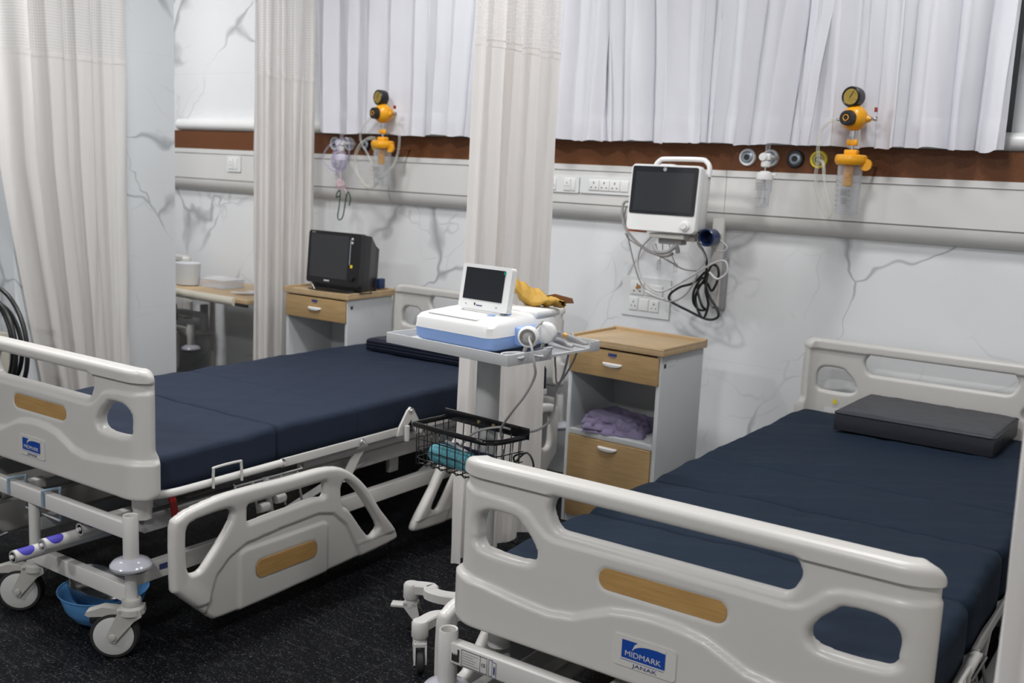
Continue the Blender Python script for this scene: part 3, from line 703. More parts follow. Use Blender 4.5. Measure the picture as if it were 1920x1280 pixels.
def rsdf(x, z):
    return max(sd_poly(x, z, OUTs, .012), -sd_poly(x, z, As, .008), -sd_poly(x, z, Bs, .009), -sd_poly(x, z, Cs, .006))
def rfront(x, z, s):
    a = sd_poly(x, z, ARCH, 0); y = -0.016
    y += 0.006 * (1 - sstep(-0.003, 0.003, a))
    pl = sd_poly(x, z, rrect(1.50, 1.862, 0.0, .236, .02, 4), 0); y -= 0.006 * (1 - sstep(-0.002, 0.003, pl))
    w_ = sd_poly(x, z, rrect(1.552, 1.802, .134, .193, .022, 4), 0); y += 0.004 * (1 - sstep(-0.002, 0.002, w_))
    # round tube along the outer rim
    rim = -sd_poly(x, z, OUTs, .012)
    if z > 0.12 and not (a < 0): y -= 0.006 * (1 - sstep(0.0, 0.05, abs(rim - 0.02)))
    return y + rnd_edge(s, 0.013)
def rback(x, z, s): return 0.014 - rnd_edge(s, 0.012)
# panel drawn in (Yl, z); turned so that its face looks outward at the +x side of the bed
rail = sdf_mesh(rsdf, 1.145, 2.115, 0.048, 0.432, 0.0052, rfront, rback)
rail_r = MB(); rail_r.v = [(-y, -x, z) for x, y, z in rail.v]; rail_r.f = rail.f; rail_r.sm = rail.sm
rail_me = rail_r.mesh('side_rail', PLASTIC); rail_me.set_sharp_from_angle(angle=math.radians(60))
rail_h = MB(); rail_h.v = [(-y, -(2.225 - x), z) for x, y, z in rail.v]; rail_h.f = rail.f; rail_h.sm = rail.sm
railh_me = rail_h.mesh('side_rail_head', PLASTIC); railh_me.set_sharp_from_angle(angle=math.radians(60))
def link(me, name, parent, loc=(0, 0, 0), rz=0, sx=1):
    o = bpy.data.objects.new(name, me); C.objects.link(o); o.parent = parent; o.location = loc; o.rotation_euler = (0, 0, rz)
    return o
def mirror_me(me):
    m2 = me.copy()
    for v in m2.vertices: v.co.x = -v.co.x
    m2.flip_normals(); return m2
rail_l, railh_l = mirror_me(rail_me), mirror_me(railh_me)
LD = 2.113
def caster_parts(parent, x, yl, ang, rw=0.066):
    # ang: direction (in the bed frame) in which the wheel trails from the post
    e = bpy.data.objects.new('caster', None); C.objects.link(e); e.parent = parent; e.location = (x, -yl, 0); e.rotation_euler = (0, 0, ang)
    off = 0.045
    MB().lathe([(0.024, 0.170), (0.026, 0.166), (0.026, 0.150), (0.034, 0.144), (0.036, 0.128), (0.02, 0.124)], 28).build('swivel_collar', FORK, e)
    for s in (-1, 1):
        q = MB(); q.prism([(-0.030, 0.145), (0.028, 0.145), (0.034, 0.130), (off + 0.018, rw + 0.002), (off + 0.012, rw - 0.012), (off - 0.006, rw - 0.016), (off - 0.016, rw - 0.002), (-0.012, 0.112), (-0.032, 0.125)], s * 0.020, s * 0.028)
        q.build('fork', FORK, e)
    MB().box(-0.03, 0.035, -0.028, 0.028, 0.128, 0.147, 0.006).build('fork_crown', FORK, e)
    q = MB(); q.prism([(0.02, 0.142), (0.075, 0.148), (0.118, 0.134), (0.122, 0.126), (0.112, 0.120), (0.06, 0.122), (0.025, 0.118)], -0.016, 0.016); q.build('brake_pedal', FORK, e)
    MB().box(0.085, 0.11, -0.014, 0.014, 0.100, 0.12, 0.003).build('pedal_pad', BLACK, e)
    wm = T(off, 0, rw) @ RX(PI / 2)
    MB().lathe([(rw - 0.012, -0.0185), (rw - 0.004, -0.0175), (rw, -0.010), (rw, 0.010), (rw - 0.004, 0.0175), (rw - 0.012, 0.0185)], 40, wm).build('tyre', RUBBER, e)
    MB().lathe([(0, -0.019), (0.012, -0.019), (rw - 0.014, -0.0195), (rw - 0.0115, -0.0185), (rw - 0.0115, 0.0185), (rw - 0.014, 0.0195), (0.012, 0.019), (0, 0.019)], 40, wm).build('wheel', WHEELW, e)
    MB().lathe([(0, -0.034), (0.008, -0.033), (0.010, -0.028), (0.010, 0.028), (0.008, 0.033), (0, 0.034)], 16, wm).build('axle', FORK, e)
def tz(l): return [(a, -b, c) for a, b, c in l]
def make_bed(loc, rz, label, dzf):
    b = thing('hospital_bed', label, 'hospital bed', loc, rz, 'white hospital beds')
    # foot board: its outer face looks to -y (away from the wall)
    fb = link(foot_me, 'footboard', b, (0, -LD, dzf))
    q = MB().prism(rrect(-.133, .133, .5845, .6275, 0.020, 5), -0.0245, -0.020); q.build('wood_inlay', WOODIN, fb)
    q = MB(); q.prism(rrect(-.085, .050, .452, .514, 0.008, 4), -0.0425, -0.036); q.build('badge_plate', PLATEM, fb)
    q = MB(); q.prism(rrect(-.0845, -.0835, .46, .506, 0.0004, 1), -0.0431, -0.042)
    badge = MB()
    top = [(-0.064 + 0.092 * i / 10, 0.506) for i in range(11)]
    badge.prism([(-.064, .470), (.028, .470), (.028, .506), (-.064, .506)], -0.0432, -0.0424); badge.build('blue_badge', LOGO, fb)
    sw = []
    for i in range(13): t_ = i / 12; sw.append((-0.048 + 0.076 * t_, 0.4865 + 0.016 * math.sin(min(1, t_ * 1.25) * PI * 0.5)))
    for i in range(12, -1, -1): t_ = i / 12; sw.append((-0.048 + 0.076 * t_, 0.4865 + 0.016 * math.sin(min(1, t_ * 1.25) * PI * 0.5) + 0.0075 * (1 - t_) ** 0.6 * (0.25 + t_) - 0.0008))
    MB().prism([(-0.042, .4875), (-0.036, .4945), (-0.026, .4995), (-0.012, .5025), (0.010, .5035), (0.028, .5025), (0.028, .5065), (-0.030, .5065), (-0.037, .5005)], -0.0436, -0.0430).build('badge_arc', PLATEM, fb)
    text_mesh('MIDMARK', 'badge_lettering', 0.076, 0.0105, PLATEM, T(-0.018, -0.0432, 0.4805), fb)
    MB().box(-.066, .026, -.0432, -.0424, .4658, .4666).build('badge_rule', LOGO, fb)
    text_mesh('JANAK', 'badge_lettering', 0.052, 0.0095, INK, T(-0.014, -0.0425, 0.4580), fb, ext=0.0008)
    hb = link(foot_me, 'headboard', b, (0, 0.012, 0.024), PI)
    MB().prism([(-0.011, 0), (0.011, 0), (0, 0.02)], -0.002, 0.0, T(-0.348, -0.0145, 0.572)).build('warning_triangle', YEL2, b)
    MB().prism(rrect(-.385, -.30, .535, .555, .003, 2), -0.0165, -0.0145).build('rating_label', PAPERW, b)
    # side rails, folded down
    for s, me, hm in ((1, rail_me, railh_me), (-1, rail_l, railh_l)):
        sr = link(me, 'side_rail', b, (s * 0.545, 0, 0)); sh = link(hm, 'side_rail', b, (s * 0.545, 0, 0))
        x = s * 0.0145
        def inl(parent, y0, y1):
            q = MB().prism(rrect(y0, y1, .136, .191, .020, 5), min(s * 0.008, s * 0.0195), max(s * 0.008, s * 0.0195)); q.xform(RZ(PI / 2))
            q.v = [(-v[0], v[1], v[2]) for v in q.v]
            q.build('wood_inlay', WOODIN, parent)
        inl(sr, -1.800, -1.554); inl(sh, -(2.225 - 1.554), -(2.225 - 1.800))
        for y0 in (1.675, 0.55):
            h = MB(); yy = -y0
            h.tube([(s * .47, yy - 0.135, .41), (s * .475, yy - 0.135, .405), (s * .48, yy + 0.135, .405), (s * .47, yy + 0.135, .41)], .003, 6)
            for dy in (-0.135, -0.067, 0.045, 0.115): h.tube([(s * .475, yy + dy, .405), (s * .50, yy + dy, .31)], .004, 6)
            for dy in (-0.02,): h.tube([(s * .48, yy + dy, .41), (s * .525, yy + dy, .22)], .010, 8)
            h.build('rail_hinge_frame', METALG, b)
            for dy, dz in ((-0.045, 0.325), (0.02, 0.338)): MB().lathe([(0, -0.02), (0.014, -0.018), (0.016, 0), (0.014, 0.018), (0, 0.02)], 16, T(s * .50, yy + dy, dz) @ RX(PI / 2)).build('hinge_roller', METALW, b)
    # deck and frame
    MB().box(-.44, .44, -2.06, -0.06, .424, .432).build('deck', DECK, b)
    for s in (-1, 1):
        q = MB(); q.tube(smooth_path([(s * .395, -2.085, .425), (s * .43, -2.075, .430), (s * .466, -2.03, .436), (s * .472, -1.95, .437), (s * .472, -1.625, .438)], 5), .012, 12); q.build('foot_rail_tube', METALW, b)
        q = MB(); q.tube(smooth_path([(s * .49, -1.903, .425), (s * .49, -1.903, .478), (s * .49, -1.895, .486), (s * .49, -1.81, .486), (s * .49, -1.800, .478), (s * .49, -1.797, .425)], 4), .0042, 8); q.build('strap_loop', METALW, b)
        q = MB(); q.box(min(s * .462, s * .47), max(s * .462, s * .47), -1.62, -1.03, .421, .449, .002); q.build('rail_bar', METALW, b)
        q = MB(); q.prism([(1.075, .42), (1.06, .452), (1.02, .505), (1.003, .516), (.988, .508), (.955, .46), (.93, .43), (.94, .41), (.972, .42), (.998, .47), (1.02, .45), (1.03, .42)], -0.004, 0.004); q.v = [(s * .472 + y, -x, z) for x, y, z in q.v]; q.build('hinge_bracket', METALW, b)
        MB().tube([(s * .487, -1.035, .455), (s * .487, -1.035, .40)], .0095, 10).build('pin_sleeve', METALW, b)
        q = MB(); q.box(min(s * .462, s * .47), max(s * .462, s * .47), -0.95, -0.08, .421, .445, .002); q.build('rail_bar', METALW, b)
        q = MB()
        for yy, zz in ((-1.618, .438), (-1.25, .432), (-1.003, .502)): q.lathe([(0, 0.012), (.006, .012), (.007, .006), (.012, .005), (.013, 0)], 14, T(s * .472, yy, zz) @ RY(s * PI / 2))
        q.build('pivot_bolts', STEEL, b)
        MB().tube([(s * .43, -1.5, .395), (s * .43, -0.4, .395)], .016).build('lower_tube', METALG, b)
        q = MB(); q.prism([(1.32, .315), (1.30, .335), (1.235, .418), (1.20, .42), (1.19, .405), (1.23, .37), (1.28, .30), (1.31, .298)], -0.004, 0.004); q.v = [(s * .44 + y, -x, z) for x, y, z in q.v]; q.build('lift_link', METALW, b)
        MB().box(min(s * .37, s * .41), max(s * .37, s * .41), -2.08, -0.1, .315, .368, .003).build('frame_beam', METALG, b)
        MB().tube([(s * .40, -1.62, .22), (s * .40, -1.15, .34)], .016, 4).build('lift_arm', METALG, b); MB().tube([(s * .40, -0.85, .22), (s * .40, -0.45, .34)], .016, 4).build('lift_arm', METALG, b)
        MB().box(min(s * .44, s * .468), max(s * .44, s * .468), -2.16, -0.2, .197, .250, .003).build('base_beam', METALW, b); MB().box(min(s * .4682, s * .4695), max(s * .4682, s * .4695), -2.075, -2.02, .222, .238).build('maker_label', INK, b)
        MB().box(min(s * .36, s * .38), max(s * .36, s * .38), -1.0, -0.95, .25, .33, .003).build('upright', METALG, b)
        # posts and bumpers
        for yl in (LD + .055, -0.02):
            MB().lathe([(.017, .270), (.021, .286), (.021, .404), (.0195, .407), (.0165, .405), (.0165, .38), (.0, .38)], 28, T(s * .471, -yl, 0)).build('post', METALW, b)
            MB().lathe([(.016, .288), (.030, .286), (.048, .278), (.056, .268), (.056, .262), (.046, .252), (.024, .248), (.012, .250)], 36, T(s * .471, -yl, 0)).build('bumper_roller', BUMPER, b)
        MB().tube([(s * .40, -2.078, .36), (s * .40, -2.078, .385), (s * .40, -2.078, .392), (s * .40, -2.078, .418)], [.026, .026, .029, .029], 20).build('board_bracket', METALW, b)
        MB().lathe([(0.036, .0), (.034, -.012), (.022, -.026), (0.018, -.028)], 24, T(s * .40, -2.085, .424 + dzf)).build('board_boss', PLASTIC, fb).matrix_parent_inverse = Matrix.Translation((0, LD, -dzf))
    for yl in (LD + .055, -0.02):
        MB().box(-.455, .455, -yl - .014, -yl + .014, .339, .386, .004).build('end_bar', METALW, b)
    for x in (.34, -.1):
        MB().box(x - .015, x + .015, -2.168, -2.07, .345, .375, .003).build('bar_link', METALW, b)
    q = MB()
    for yl in (.25, .8, 1.3, 1.9): MB().box(-.40, .40, -yl - .018, -yl + .018, .325, .36, .003).build('cross_member', METALG, b)
    # lower base
    MB().tube([(.471, -LD - .055, .262), (.471, -LD - .055, .150)], .0165, 20).build('lower_post', METALW, b)
    MB().box(-0.01, .46, -LD - .069, -LD - .041, .157, .205, .003).build('base_cross_bar', METALW, b)
    MB().tube([(0, -LD - .05, .345), (0, -LD - .05, .150)], .0165, 20).build('lower_post', METALW, b)
    MB().box(-.016, .016, -LD - .04, -0.55, .25, .29, .003).build('base_spine', METALG, b)
    MB().box(-.45, .45, -0.56, -0.52, .197, .24, .003).build('base_cross_bar', METALG, b)
    MB().tube([(.42, -.60, .20), (.42, -.60, .150)], .0165, 16).build('lower_post', METALW, b)
    MB().tube([(-.42, -.60, .20), (-.42, -.60, .150)], .0165, 16).build('lower_post', METALW, b)
    caster_parts(b, .471, LD + .055, -2.45); caster_parts(b, 0.0, LD + .05, -2.45); caster_parts(b, .42, .60, PI / 2 + 0.4); caster_parts(b, -.42, .60, 1.2)
    # crank spindles
    for x, zz, yl in ((.236, .310, 2.167), (.201, .280, 2.261), (.153, .250, 2.320), (-.30, .28, 2.10)):
        c_ = MB().tube([(x, -1.7, zz), (x, -yl, zz)], .0185, 20).build('crank_tube', METALW, b)
        MB().lathe([(.0185, 0), (.0185, .002), (.014, .0025), (.013, 0.0), (0, 0)], 20, T(x, -yl, zz) @ RX(PI / 2)).build('tube_end', METALG, c_)
        MB().lathe([(0, .010), (.006, .009), (.007, 0), (0, 0)], 6, T(x, -yl, zz) @ RX(PI / 2)).build('hex_socket', METALW, c_)
        q = MB()
        R0 = 0.0188; cols = []
        for k in range(11):
            th_ = math.radians(5 + k * 14); hl = .024 * math.sqrt(max(0.02, 1 - ((k - 5) / 5.2) ** 2)); cols.append([(x + R0 * math.cos(th_), -yl + .034 - hl, zz + R0 * math.sin(th_)), (x + R0 * math.cos(th_), -yl + .034 + hl, zz + R0 * math.sin(th_))])
        for c0, c1 in zip(cols, cols[1:]): q.add([c0[0], c1[0], c1[1], c0[1]], [(0, 1, 2, 3)])
        q.build('sticker', STICKER, c_)
    return b
bed2 = make_bed((-0.8481, -0.1041, 0), 0.0126, 'white hospital bed at the right with its footboard nearest the camera', -0.002)
bed1 = dup(bed2, (-2.8871, -0.1358, 0), 0.0148, 'white hospital bed on the left with its folded side rail facing the camera')
for o in bed1.children:
    if o.name.startswith('footboard'): o.location.z = 0.018
dup(bed2, (-5.42, -0.14, 0), 0.0, 'white hospital bed in the far bay, glimpsed between pillar and curtain')
for o in list(bed1.children):
    if o.data is railh_l:
        for c in list(o.children): bpy.data.objects.remove(c)
        bpy.data.objects.remove(o)
# things that only the near right bed shows: printed label on its end bar
g = thing('rating_sticker', 'printed approval sticker on the end bar of the right bed', 'sticker', (-1.2, -2.30, 0.36), 0.0126)
def lab(o): return o
yb_ = 0.0
bar_y = -0.1041 - 2.168 - 0.0145 - 0.0055; g.location = (-1.199, bar_y, 0.362); g.scale = (.76, 1, .9)
MB().prism([(-.093, -.016), (-.068, -.016), (-.068, .016), (-.073, .016), (-.073, .0), (-.0755, .004), (-.0755, -.003), (-.080, .004), (-.080, -.003), (-.085, .004), (-.085, -.002), (-.093, .004)], -.0006, 0).build('factory_symbol', INKB, g)
q = MB()
for (a, c_, b_, d) in ((-.060, -.020, .005, -.0192), (-.060, .0192, .005, .020), (-.060, -.02, -.0593, .02), (.0043, -.02, .005, .02), (.027, -.02, .0277, .02), (.005, -.02, .027, -.0192), (.005, .0192, .027, .02)): q.box(a, b_, -.0006, 0, c_, d)
q.build('label_frame', INKB, g)
for i, wd in enumerate((.054, .038, .048, .044, .056)):
    q = MB(); x_ = -.0575
    for k in range(9):
        ww_ = wd / 9 * (0.6 + 0.35 * ((k * 7 + i * 3) % 5) / 4); q.box(x_, x_ + ww_, -.0004, 0, .0118 - i * .0062, .0131 - i * .0062); x_ += wd / 9
    q.build('small_print', GREYC, g)
text_mesh('CE', 'approval_mark', 0.012, 0.008, INKB, T(.0155, 0, 0), g)
q = MB(); q.box(.033, .045, -.0006, 0, -.020, -.0192); q.box(.033, .045, -.0006, 0, .0192, .020); q.box(.033, .0337, -.0006, 0, -.02, .02); q.box(.0447, .0453, -.0006, 0, -.02, .022); q.box(.0453, .058, -.0006, 0, -.022, -.0212); q.box(.0453, .058, -.0006, 0, .016, .0168); q.box(.0575, .0583, -.0006, 0, -.022, .0168); q.box(.050, .0535, -.0006, 0, -.013, .006)
q.build('booklet_symbol', INK, g)

# wire hanger and strap on the left bed
hg = thing('wire_hanger', 'blue-grey wire hanger hooked over the end bar of the left bed', 'hanger', (-2.887, -2.30, 0.36))
for x0 in (-0.065, 0.118):
    MB().tube(smooth_path([(x0, -0.022, -0.012), (x0, -0.022, 0.028), (x0 + .004, -0.018, 0.036), (x0 + .012, 0.022, 0.036), (x0 + .014, 0.024, 0.028), (x0 + .014, 0.024, -0.062)], 4), .0045, 8).build('hook', BLUETIE, hg)
MB().tube([(-0.051, 0.024, -0.062), (0.132, 0.024, -0.062)], .004, 8).build('cross_rod', WHITEC, hg)
st = MB().box(-.003, .003, -.011, .011, -.065, 0.0, .001).build('red_strap', REDC); st.location = (-2.43, -2.13, 0.412); st.rotation_euler = (0.2, 0, 0)
tag(st, 'short red strap hanging under the foot end of the left bed', 'strap')
hd = thing('crank_handle', 'folded black grip of the crank handle beside the left foot caster', 'handle', (-3.13, -2.37, 0.23))
MB().lathe([(0, -.04), (.012, -.038), (.014, -.02), (.012, .02), (.016, .04), (.013, .05), (0, .053)], 20, RX(-0.3)).build('grip', BLACK, hd)
MB().tube([(0, 0.01, -.035), (0.01, 0.06, -.08), (0.03, 0.12, -.06)], .005).build('lever', STEEL, hd)

# ---------------------------------------------------------------- mattresses and pillows
def mattress(bedo, label, m, prof, folds, seed, hw=0.449, side=0.0, wrinkle=0.002):
    t = MB(); n1 = noise1(seed); n2 = noise1(seed + 2); n3 = noise1(seed + 4)
    yl0, yl1 = 0.045, 2.085; nl = 480; ring = []
    NT, NS = 40, 6
    zb = 0.434
    vs = []; cnt = None
    for i in range(nl + 1):
        yl = yl0 + (yl1 - yl0) * i / nl
        g_ = 0.0; b_ = 0.0
        for f, k_ in folds:
            dd = abs(yl - f); g_ += k_ * math.exp(-(dd / 0.0045) ** 2); b_ += k_ * math.exp(-(dd / 0.022) ** 2)
        e = min(yl - yl0, yl1 - yl); er = 0.022 * (1 - math.sqrt(max(0, 1 - (1 - min(e / 0.022, 1)) ** 2)))
        zt = interp(yl, prof) - 0.004 * b_ - er - 0.015 * g_ ; ww = hw - 0.005 * min(b_ * 3, 1) * (b_ > 0.02) * 0 - 0.006 * b_ - er - 0.012 * g_ + 0.003 * n2(yl * 4)
        sec = []
        rc = 0.024
        for k in range(NS + 1): a = PI * k / (2 * NS); sec.append((ww - rc + rc * math.cos(a), zt - rc + rc * math.sin(a)))
        for k in range(1, NT): u = k / NT; sec.append((ww - rc - 2 * (ww - rc) * u, zt))
        for k in range(NS + 1): a = PI / 2 + PI * k / (2 * NS); sec.append((-ww + rc + rc * math.cos(a), zt - rc + rc * math.sin(a)))
        sec += [(-ww - 0.001, zb + 0.04), (-ww, zb + 0.004), (-ww + .006, zb), (0, zb), (ww - .006, zb), (ww, zb + 0.004), (ww + 0.001, zb + 0.04)]
        cnt = len(sec)
        for x, z in sec:
            if z > zb + 0.03:
                wv = wrinkle * (n1(yl * 14 + x * 9) + 0.7 * n3(x * 23 - yl * 6)) ; z += wv + side * (x / hw) * sstep(2.0, 1.4, yl)
                # pull creases next to folds at the edges
                for f, k_ in folds:
                    dd = abs(yl - f)
                    if dd < 0.12 and abs(x) > 0.25: z -= 0.004 * math.sin(dd * 60) * math.exp(-dd * 18) * (abs(x) - 0.25) * 4
            vs.append((x, -yl, z))
    fs = []
    for i in range(nl):
        for k in range(cnt): fs.append((i * cnt + k, i * cnt + (k + 1) % cnt, (i + 1) * cnt + (k + 1) % cnt, (i + 1) * cnt + k))
    fs.append(tuple(range(cnt))); fs.append(tuple(nl * cnt + k for k in range(cnt - 1, -1, -1)))
    t.add(vs, fs); o = t.build('mattress', m, auto=False); o.location = bedo.location; o.rotation_euler = bedo.rotation_euler
    return tag(o, label, 'mattress', 'dark blue mattresses')
mattress(bed1, 'smooth navy blue sectioned mattress lying on the left hospital bed', NAVY, [(0, .545), (.8, .552), (1.2, .553), (1.62, .553), (1.75, .545), (2.1, .541)], ((1.25, .35), (1.612, 1.0)), 5)
mattress(bed2, 'creased slate blue sectioned mattress lying on the right hospital bed', NAVY2, [(0, .548), (.2, .562), (.9, .560), (1.25, .556), (1.40, .562), (1.66, .552), (2.1, .538)], ((.985, .3), (1.29, 1.0), (1.645, 1.0)), 9, hw=0.458, side=0.010, wrinkle=0.0035)
b0 = [o for o in C.objects if o.get('label', '').startswith('white hospital bed in the far')][0]
mattress(b0, 'navy mattress on the bed of the far left bay', NAVY, [(0, .545), (2.1, .541)], ((1.25, .5), (1.612, 1.0)), 5)
def pillow(bedo, x0, x1, y0, y1, z0, h, m, label, rz=0.0, round_=0.018, lines=False, seed=3, slope=0.0):
    n1 = noise1(seed); n2 = noise1(seed + 1)
    nx, ny = 44, 30; cx, cy = (x0 + x1) / 2, (y0 + y1) / 2; hx, hy = (x1 - x0) / 2, (y1 - y0) / 2
    t = thing('foam_pillow', label, 'pillow', (0, 0, 0)); cc = Matrix.Translation(bedo.location) @ Matrix.Rotation(bedo.rotation_euler.z, 4, 'Z') @ T(cx, -cy, z0) @ RZ(rz)
    t.location = cc.translation; t.rotation_euler = (0, 0, bedo.rotation_euler.z + rz)
    q = MB()
    def surf(u, v, top):
        x = hx * u; y = hy * v
        e = min(hx - abs(x), hy - abs(y)); r = round_; er = r * (1 - math.sqrt(max(0, 1 - (1 - min(e / r, 1)) ** 2)))
        z = h - er * 0.9 + 0.0022 * n1(x * 25 + y * 14) + slope * y if top else er * 0.3
        return (x, y, z)
    us = [math.sin(PI / 2 * (2 * i / nx - 1)) for i in range(nx + 1)]; vs_ = [math.sin(PI / 2 * (2 * i / ny - 1)) for i in range(ny + 1)]
    vv = [surf(u, v, True) for v in vs_ for u in us]; ff = []
    for j in range(ny):
        for i in range(nx): a = j * (nx + 1) + i; ff.append((a, a + 1, a + nx + 2, a + nx + 1))
    o2 = len(vv); vv += [surf(u, v, False) for v in vs_ for u in us]
    for j in range(ny):
        for i in range(nx): a = o2 + j * (nx + 1) + i; ff.append((a + 1, a, a + nx + 1, a + nx + 2))
    per = [i for i in range(nx + 1)] + [j * (nx + 1) + nx for j in range(1, ny + 1)] + [ny * (nx + 1) + i for i in range(nx - 1, -1, -1)] + [j * (nx + 1) for j in range(ny - 1, 0, -1)]
    for a, b in zip(per, per[1:] + per[:1]): ff.append((b, a, a + o2, b + o2))
    q.add(vv, ff); q.build('cushion', m, t, auto=False)
    pz = [h - round_ * 0.75] if not lines else [h - round_ * .8, h * 0.55, h * 0.3]
    for k, z_ in enumerate(pz):
        pts = []
        for (px_, pz_) in rrect(-hx - .001, hx + .001, -hy - .001, hy + .001, 0.012, 4): pts.append((px_, pz_, z_ + 0.002 * n2(px_ * 9) + slope * pz_))
        MB().tube(pts, .0028, 6, closed=True).build('piping', m, t, auto=False)
    return t
pillow(bed2, -.224, .274, .035, .41, .566, .068, CHAR, 'flat charcoal foam pillow at the head of the right bed', rz=-0.02, round_=0.010, seed=13)
pillow(bed1, -.285, .27, .085, .41, .552, .056, DARKV, 'flat black navy foam pillow at the head of the left bed', rz=-0.0, round_=0.016, lines=True, seed=17)

# ---------------------------------------------------------------- bedside cabinets
def cabinet(loc, rz, label):
    t = thing('bedside_cabinet', label, 'bedside cabinet', loc, rz, 'bedside cabinets')
    W_, D_, H_ = .403, .3265, .777
    th = .016; z0 = .058
    q = MB(); q.box(0.006, 0.006 + th, 0.006, D_ - .006, z0, .748, .001); q.build('side_panel', CABW, t)
    q = MB(); q.box(W_ - .006 - th, W_ - .006, 0.006, D_ - .006, z0, .748, .001); q.build('side_panel', CABW, t)
    MB().box(.02, W_ - .02, D_ - .02, D_ - .008, z0, .748).build('back_panel', CABIN, t)
    MB().box(.022, W_ - .022, 0.004, D_ - .01, .404, .424, .001).build('shelf', CABW, t)
    MB().box(.022, W_ - .022, 0.008, D_ - .01, z0, z0 + .03, .001).build('bottom_panel', CABW, t)
    MB().box(.022, W_ - .022, 0.02, D_ - .01, .636, .646).build('drawer_divider', CABIN, t)
    top = thing_part('top', t)
    MB().box(-0.004, W_ + .004, -0.006, D_ + 0.002, .750, .770, .002).build('top_board', WOODTOP, top)
    rim = MB(); rim.box(-0.004, W_ + .004, -0.006, 0.006, .768, .775, .0015); rim.box(-.004, .008, 0, D_, .768, .779, .0015); rim.box(W_ - .008, W_ + .004, 0, D_, .768, .779, .0015); rim.box(-.004, W_ + .004, D_ - .010, D_ + .002, .768, .782, .0015)
    rim.build('raised_rim', WOODTOP, top)
    def handle(parent, x, z):
        pr_ = []
        q = MB(); n = 14; vs = []; fs = []
        for i in range(n + 1):
            u = -1 + 2 * i / n; hh = 0.013 * math.sqrt(max(0.03, 1 - abs(u) ** 2.4))
            x_ = x + u * .040
            for (yy, zz) in ((0, .004), (-.014, .004), (-.019, .001), (-.018, -hh * 0.6), (-.010, -hh), (0, -hh * 0.9)): vs.append((x_, yy * (0.5 + 0.5 * math.sqrt(max(0, 1 - u * u))), z + zz))
        for i in range(n):
            for k in range(6): fs.append((i * 6 + k, i * 6 + (k + 1) % 6, (i + 1) * 6 + (k + 1) % 6, (i + 1) * 6 + k))
        fs.append(tuple(range(6))); fs.append(tuple(n * 6 + k for k in range(5, -1, -1)))
        q.add(vs, fs); q.build('handle', WHITE, parent)
    dr = thing_part('drawer', t); MB().box(.012, W_ - .012, -0.004, 0.012, .642, .743, .0015).build('drawer_front', WOOD, dr); handle(dr, W_ / 2, .694)
    MB().box(W_ / 2 - .020, W_ / 2 + .016, -.005, -.0038, .722, .734).build('badge', INK, dr)
    MB().box(W_ / 2 - .010, W_ / 2 + .010, -.005, -.0038, .716, .718).build('badge_line', INK, dr)
    do = thing_part('door', t); MB().box(.024, W_ - .024, -0.002, 0.014, .090, .402, .0015).build('door_panel', WOOD, do); handle(do, W_ / 2, .378)
    q = MB().box(W_ - .0062, W_ - .0055, .05, .11, .708, .730); q.build('side_label', PAPERW, t)
    q = MB().box(W_ - .0056, W_ - .0052, .025, .040, .705, .720); q.build('symbol', INKB, t)
    for x in (.035, W_ - .035):
        for y in (.04, D_ - .04):
            c = thing_part('castor', t)
            MB().lathe([(.0, -.010), (.022, -.010), (.025, 0), (.022, .010), (0, .010)], 20, T(x, y, .025) @ RY(PI / 2)).build('wheel', WHEELW, c)
            MB().box(x - .012, x + .012, y - .012, y + .012, .035, .058, .003).build('mount', METALG, c)
    return t
def thing_part(name, parent):
    e = bpy.data.objects.new(name, None); C.objects.link(e); e.parent = parent; e.empty_display_size = .05; return e
cab2 = cabinet((-2.0438, -0.654, 0), -0.0402, 'oak and grey bedside cabinet between the beds holding lilac cloth')
cab1 = dup(cab2, (-3.7422, -0.5075, 0), 0.0393, 'oak and grey bedside cabinet under the black monitor beyond the left bed')

# lilac cloth on the shelf
def folded_cloth(name, m, w_, d_, h_, seed, label, cat, loc, rz, layers=4, fold=True):
    t = thing(name, label, cat, loc, rz); n1 = noise1(seed); n2 = noise1(seed + 1); n3 = noise1(seed + 2)
    for L_ in range(layers):
        q = MB(); nx, ny = 26, 20; k = 1 - 0.07 * L_; hh = h_ / layers; top = []; bot = []
        for j in range(ny + 1):
            for i in range(nx + 1):
                u, v = -1 + 2 * i / nx, -1 + 2 * j / ny
                x = u * w_ / 2 * k + .012 * n1(v * 3 + L_) + 0.01 * L_ * v; y = v * d_ / 2 * k + .012 * n2(u * 3 + L_ * 2)
                base = L_ * hh * 0.8 * (1 + .12 * n3(u * 2 + L_)) * (0.85 - 0.35 * u); ed = min(1 - abs(u), 1 - abs(v)); puff = hh * 1.2 * math.sqrt(max(0, 1 - (1 - min(ed / .18, 1)) ** 2))
                top.append((x, y, base + hh * .15 + puff + .0025 * n1(u * 4 + v * 3 + L_ * 3) * min(1, ed * 6))); bot.append((x, y, base))
        fs = []; o2 = len(top); W1 = nx + 1
        for j in range(ny):
            for i in range(nx): a = j * W1 + i; fs.append((a, a + 1, a + W1 + 1, a + W1)); fs.append((a + 1 + o2, a + o2, a + W1 + o2, a + W1 + 1 + o2))
        per = [i for i in range(nx + 1)] + [j * W1 + nx for j in range(1, ny + 1)] + [ny * W1 + i for i in range(nx - 1, -1, -1)] + [j * W1 for j in range(ny - 1, 0, -1)]
        for a, b in zip(per, per[1:] + per[:1]): fs.append((b, a, a + o2, b + o2))
        q.add(top + bot, fs); q.build('fold', m, t, auto=False)
    return t
folded_cloth('folded_gown', LILAC, .235, .21, .078, 23, 'crumpled lilac cloth on the open shelf of the right cabinet', 'cloth', (-1.862, -0.545, 0.4245), 0.25, 5)

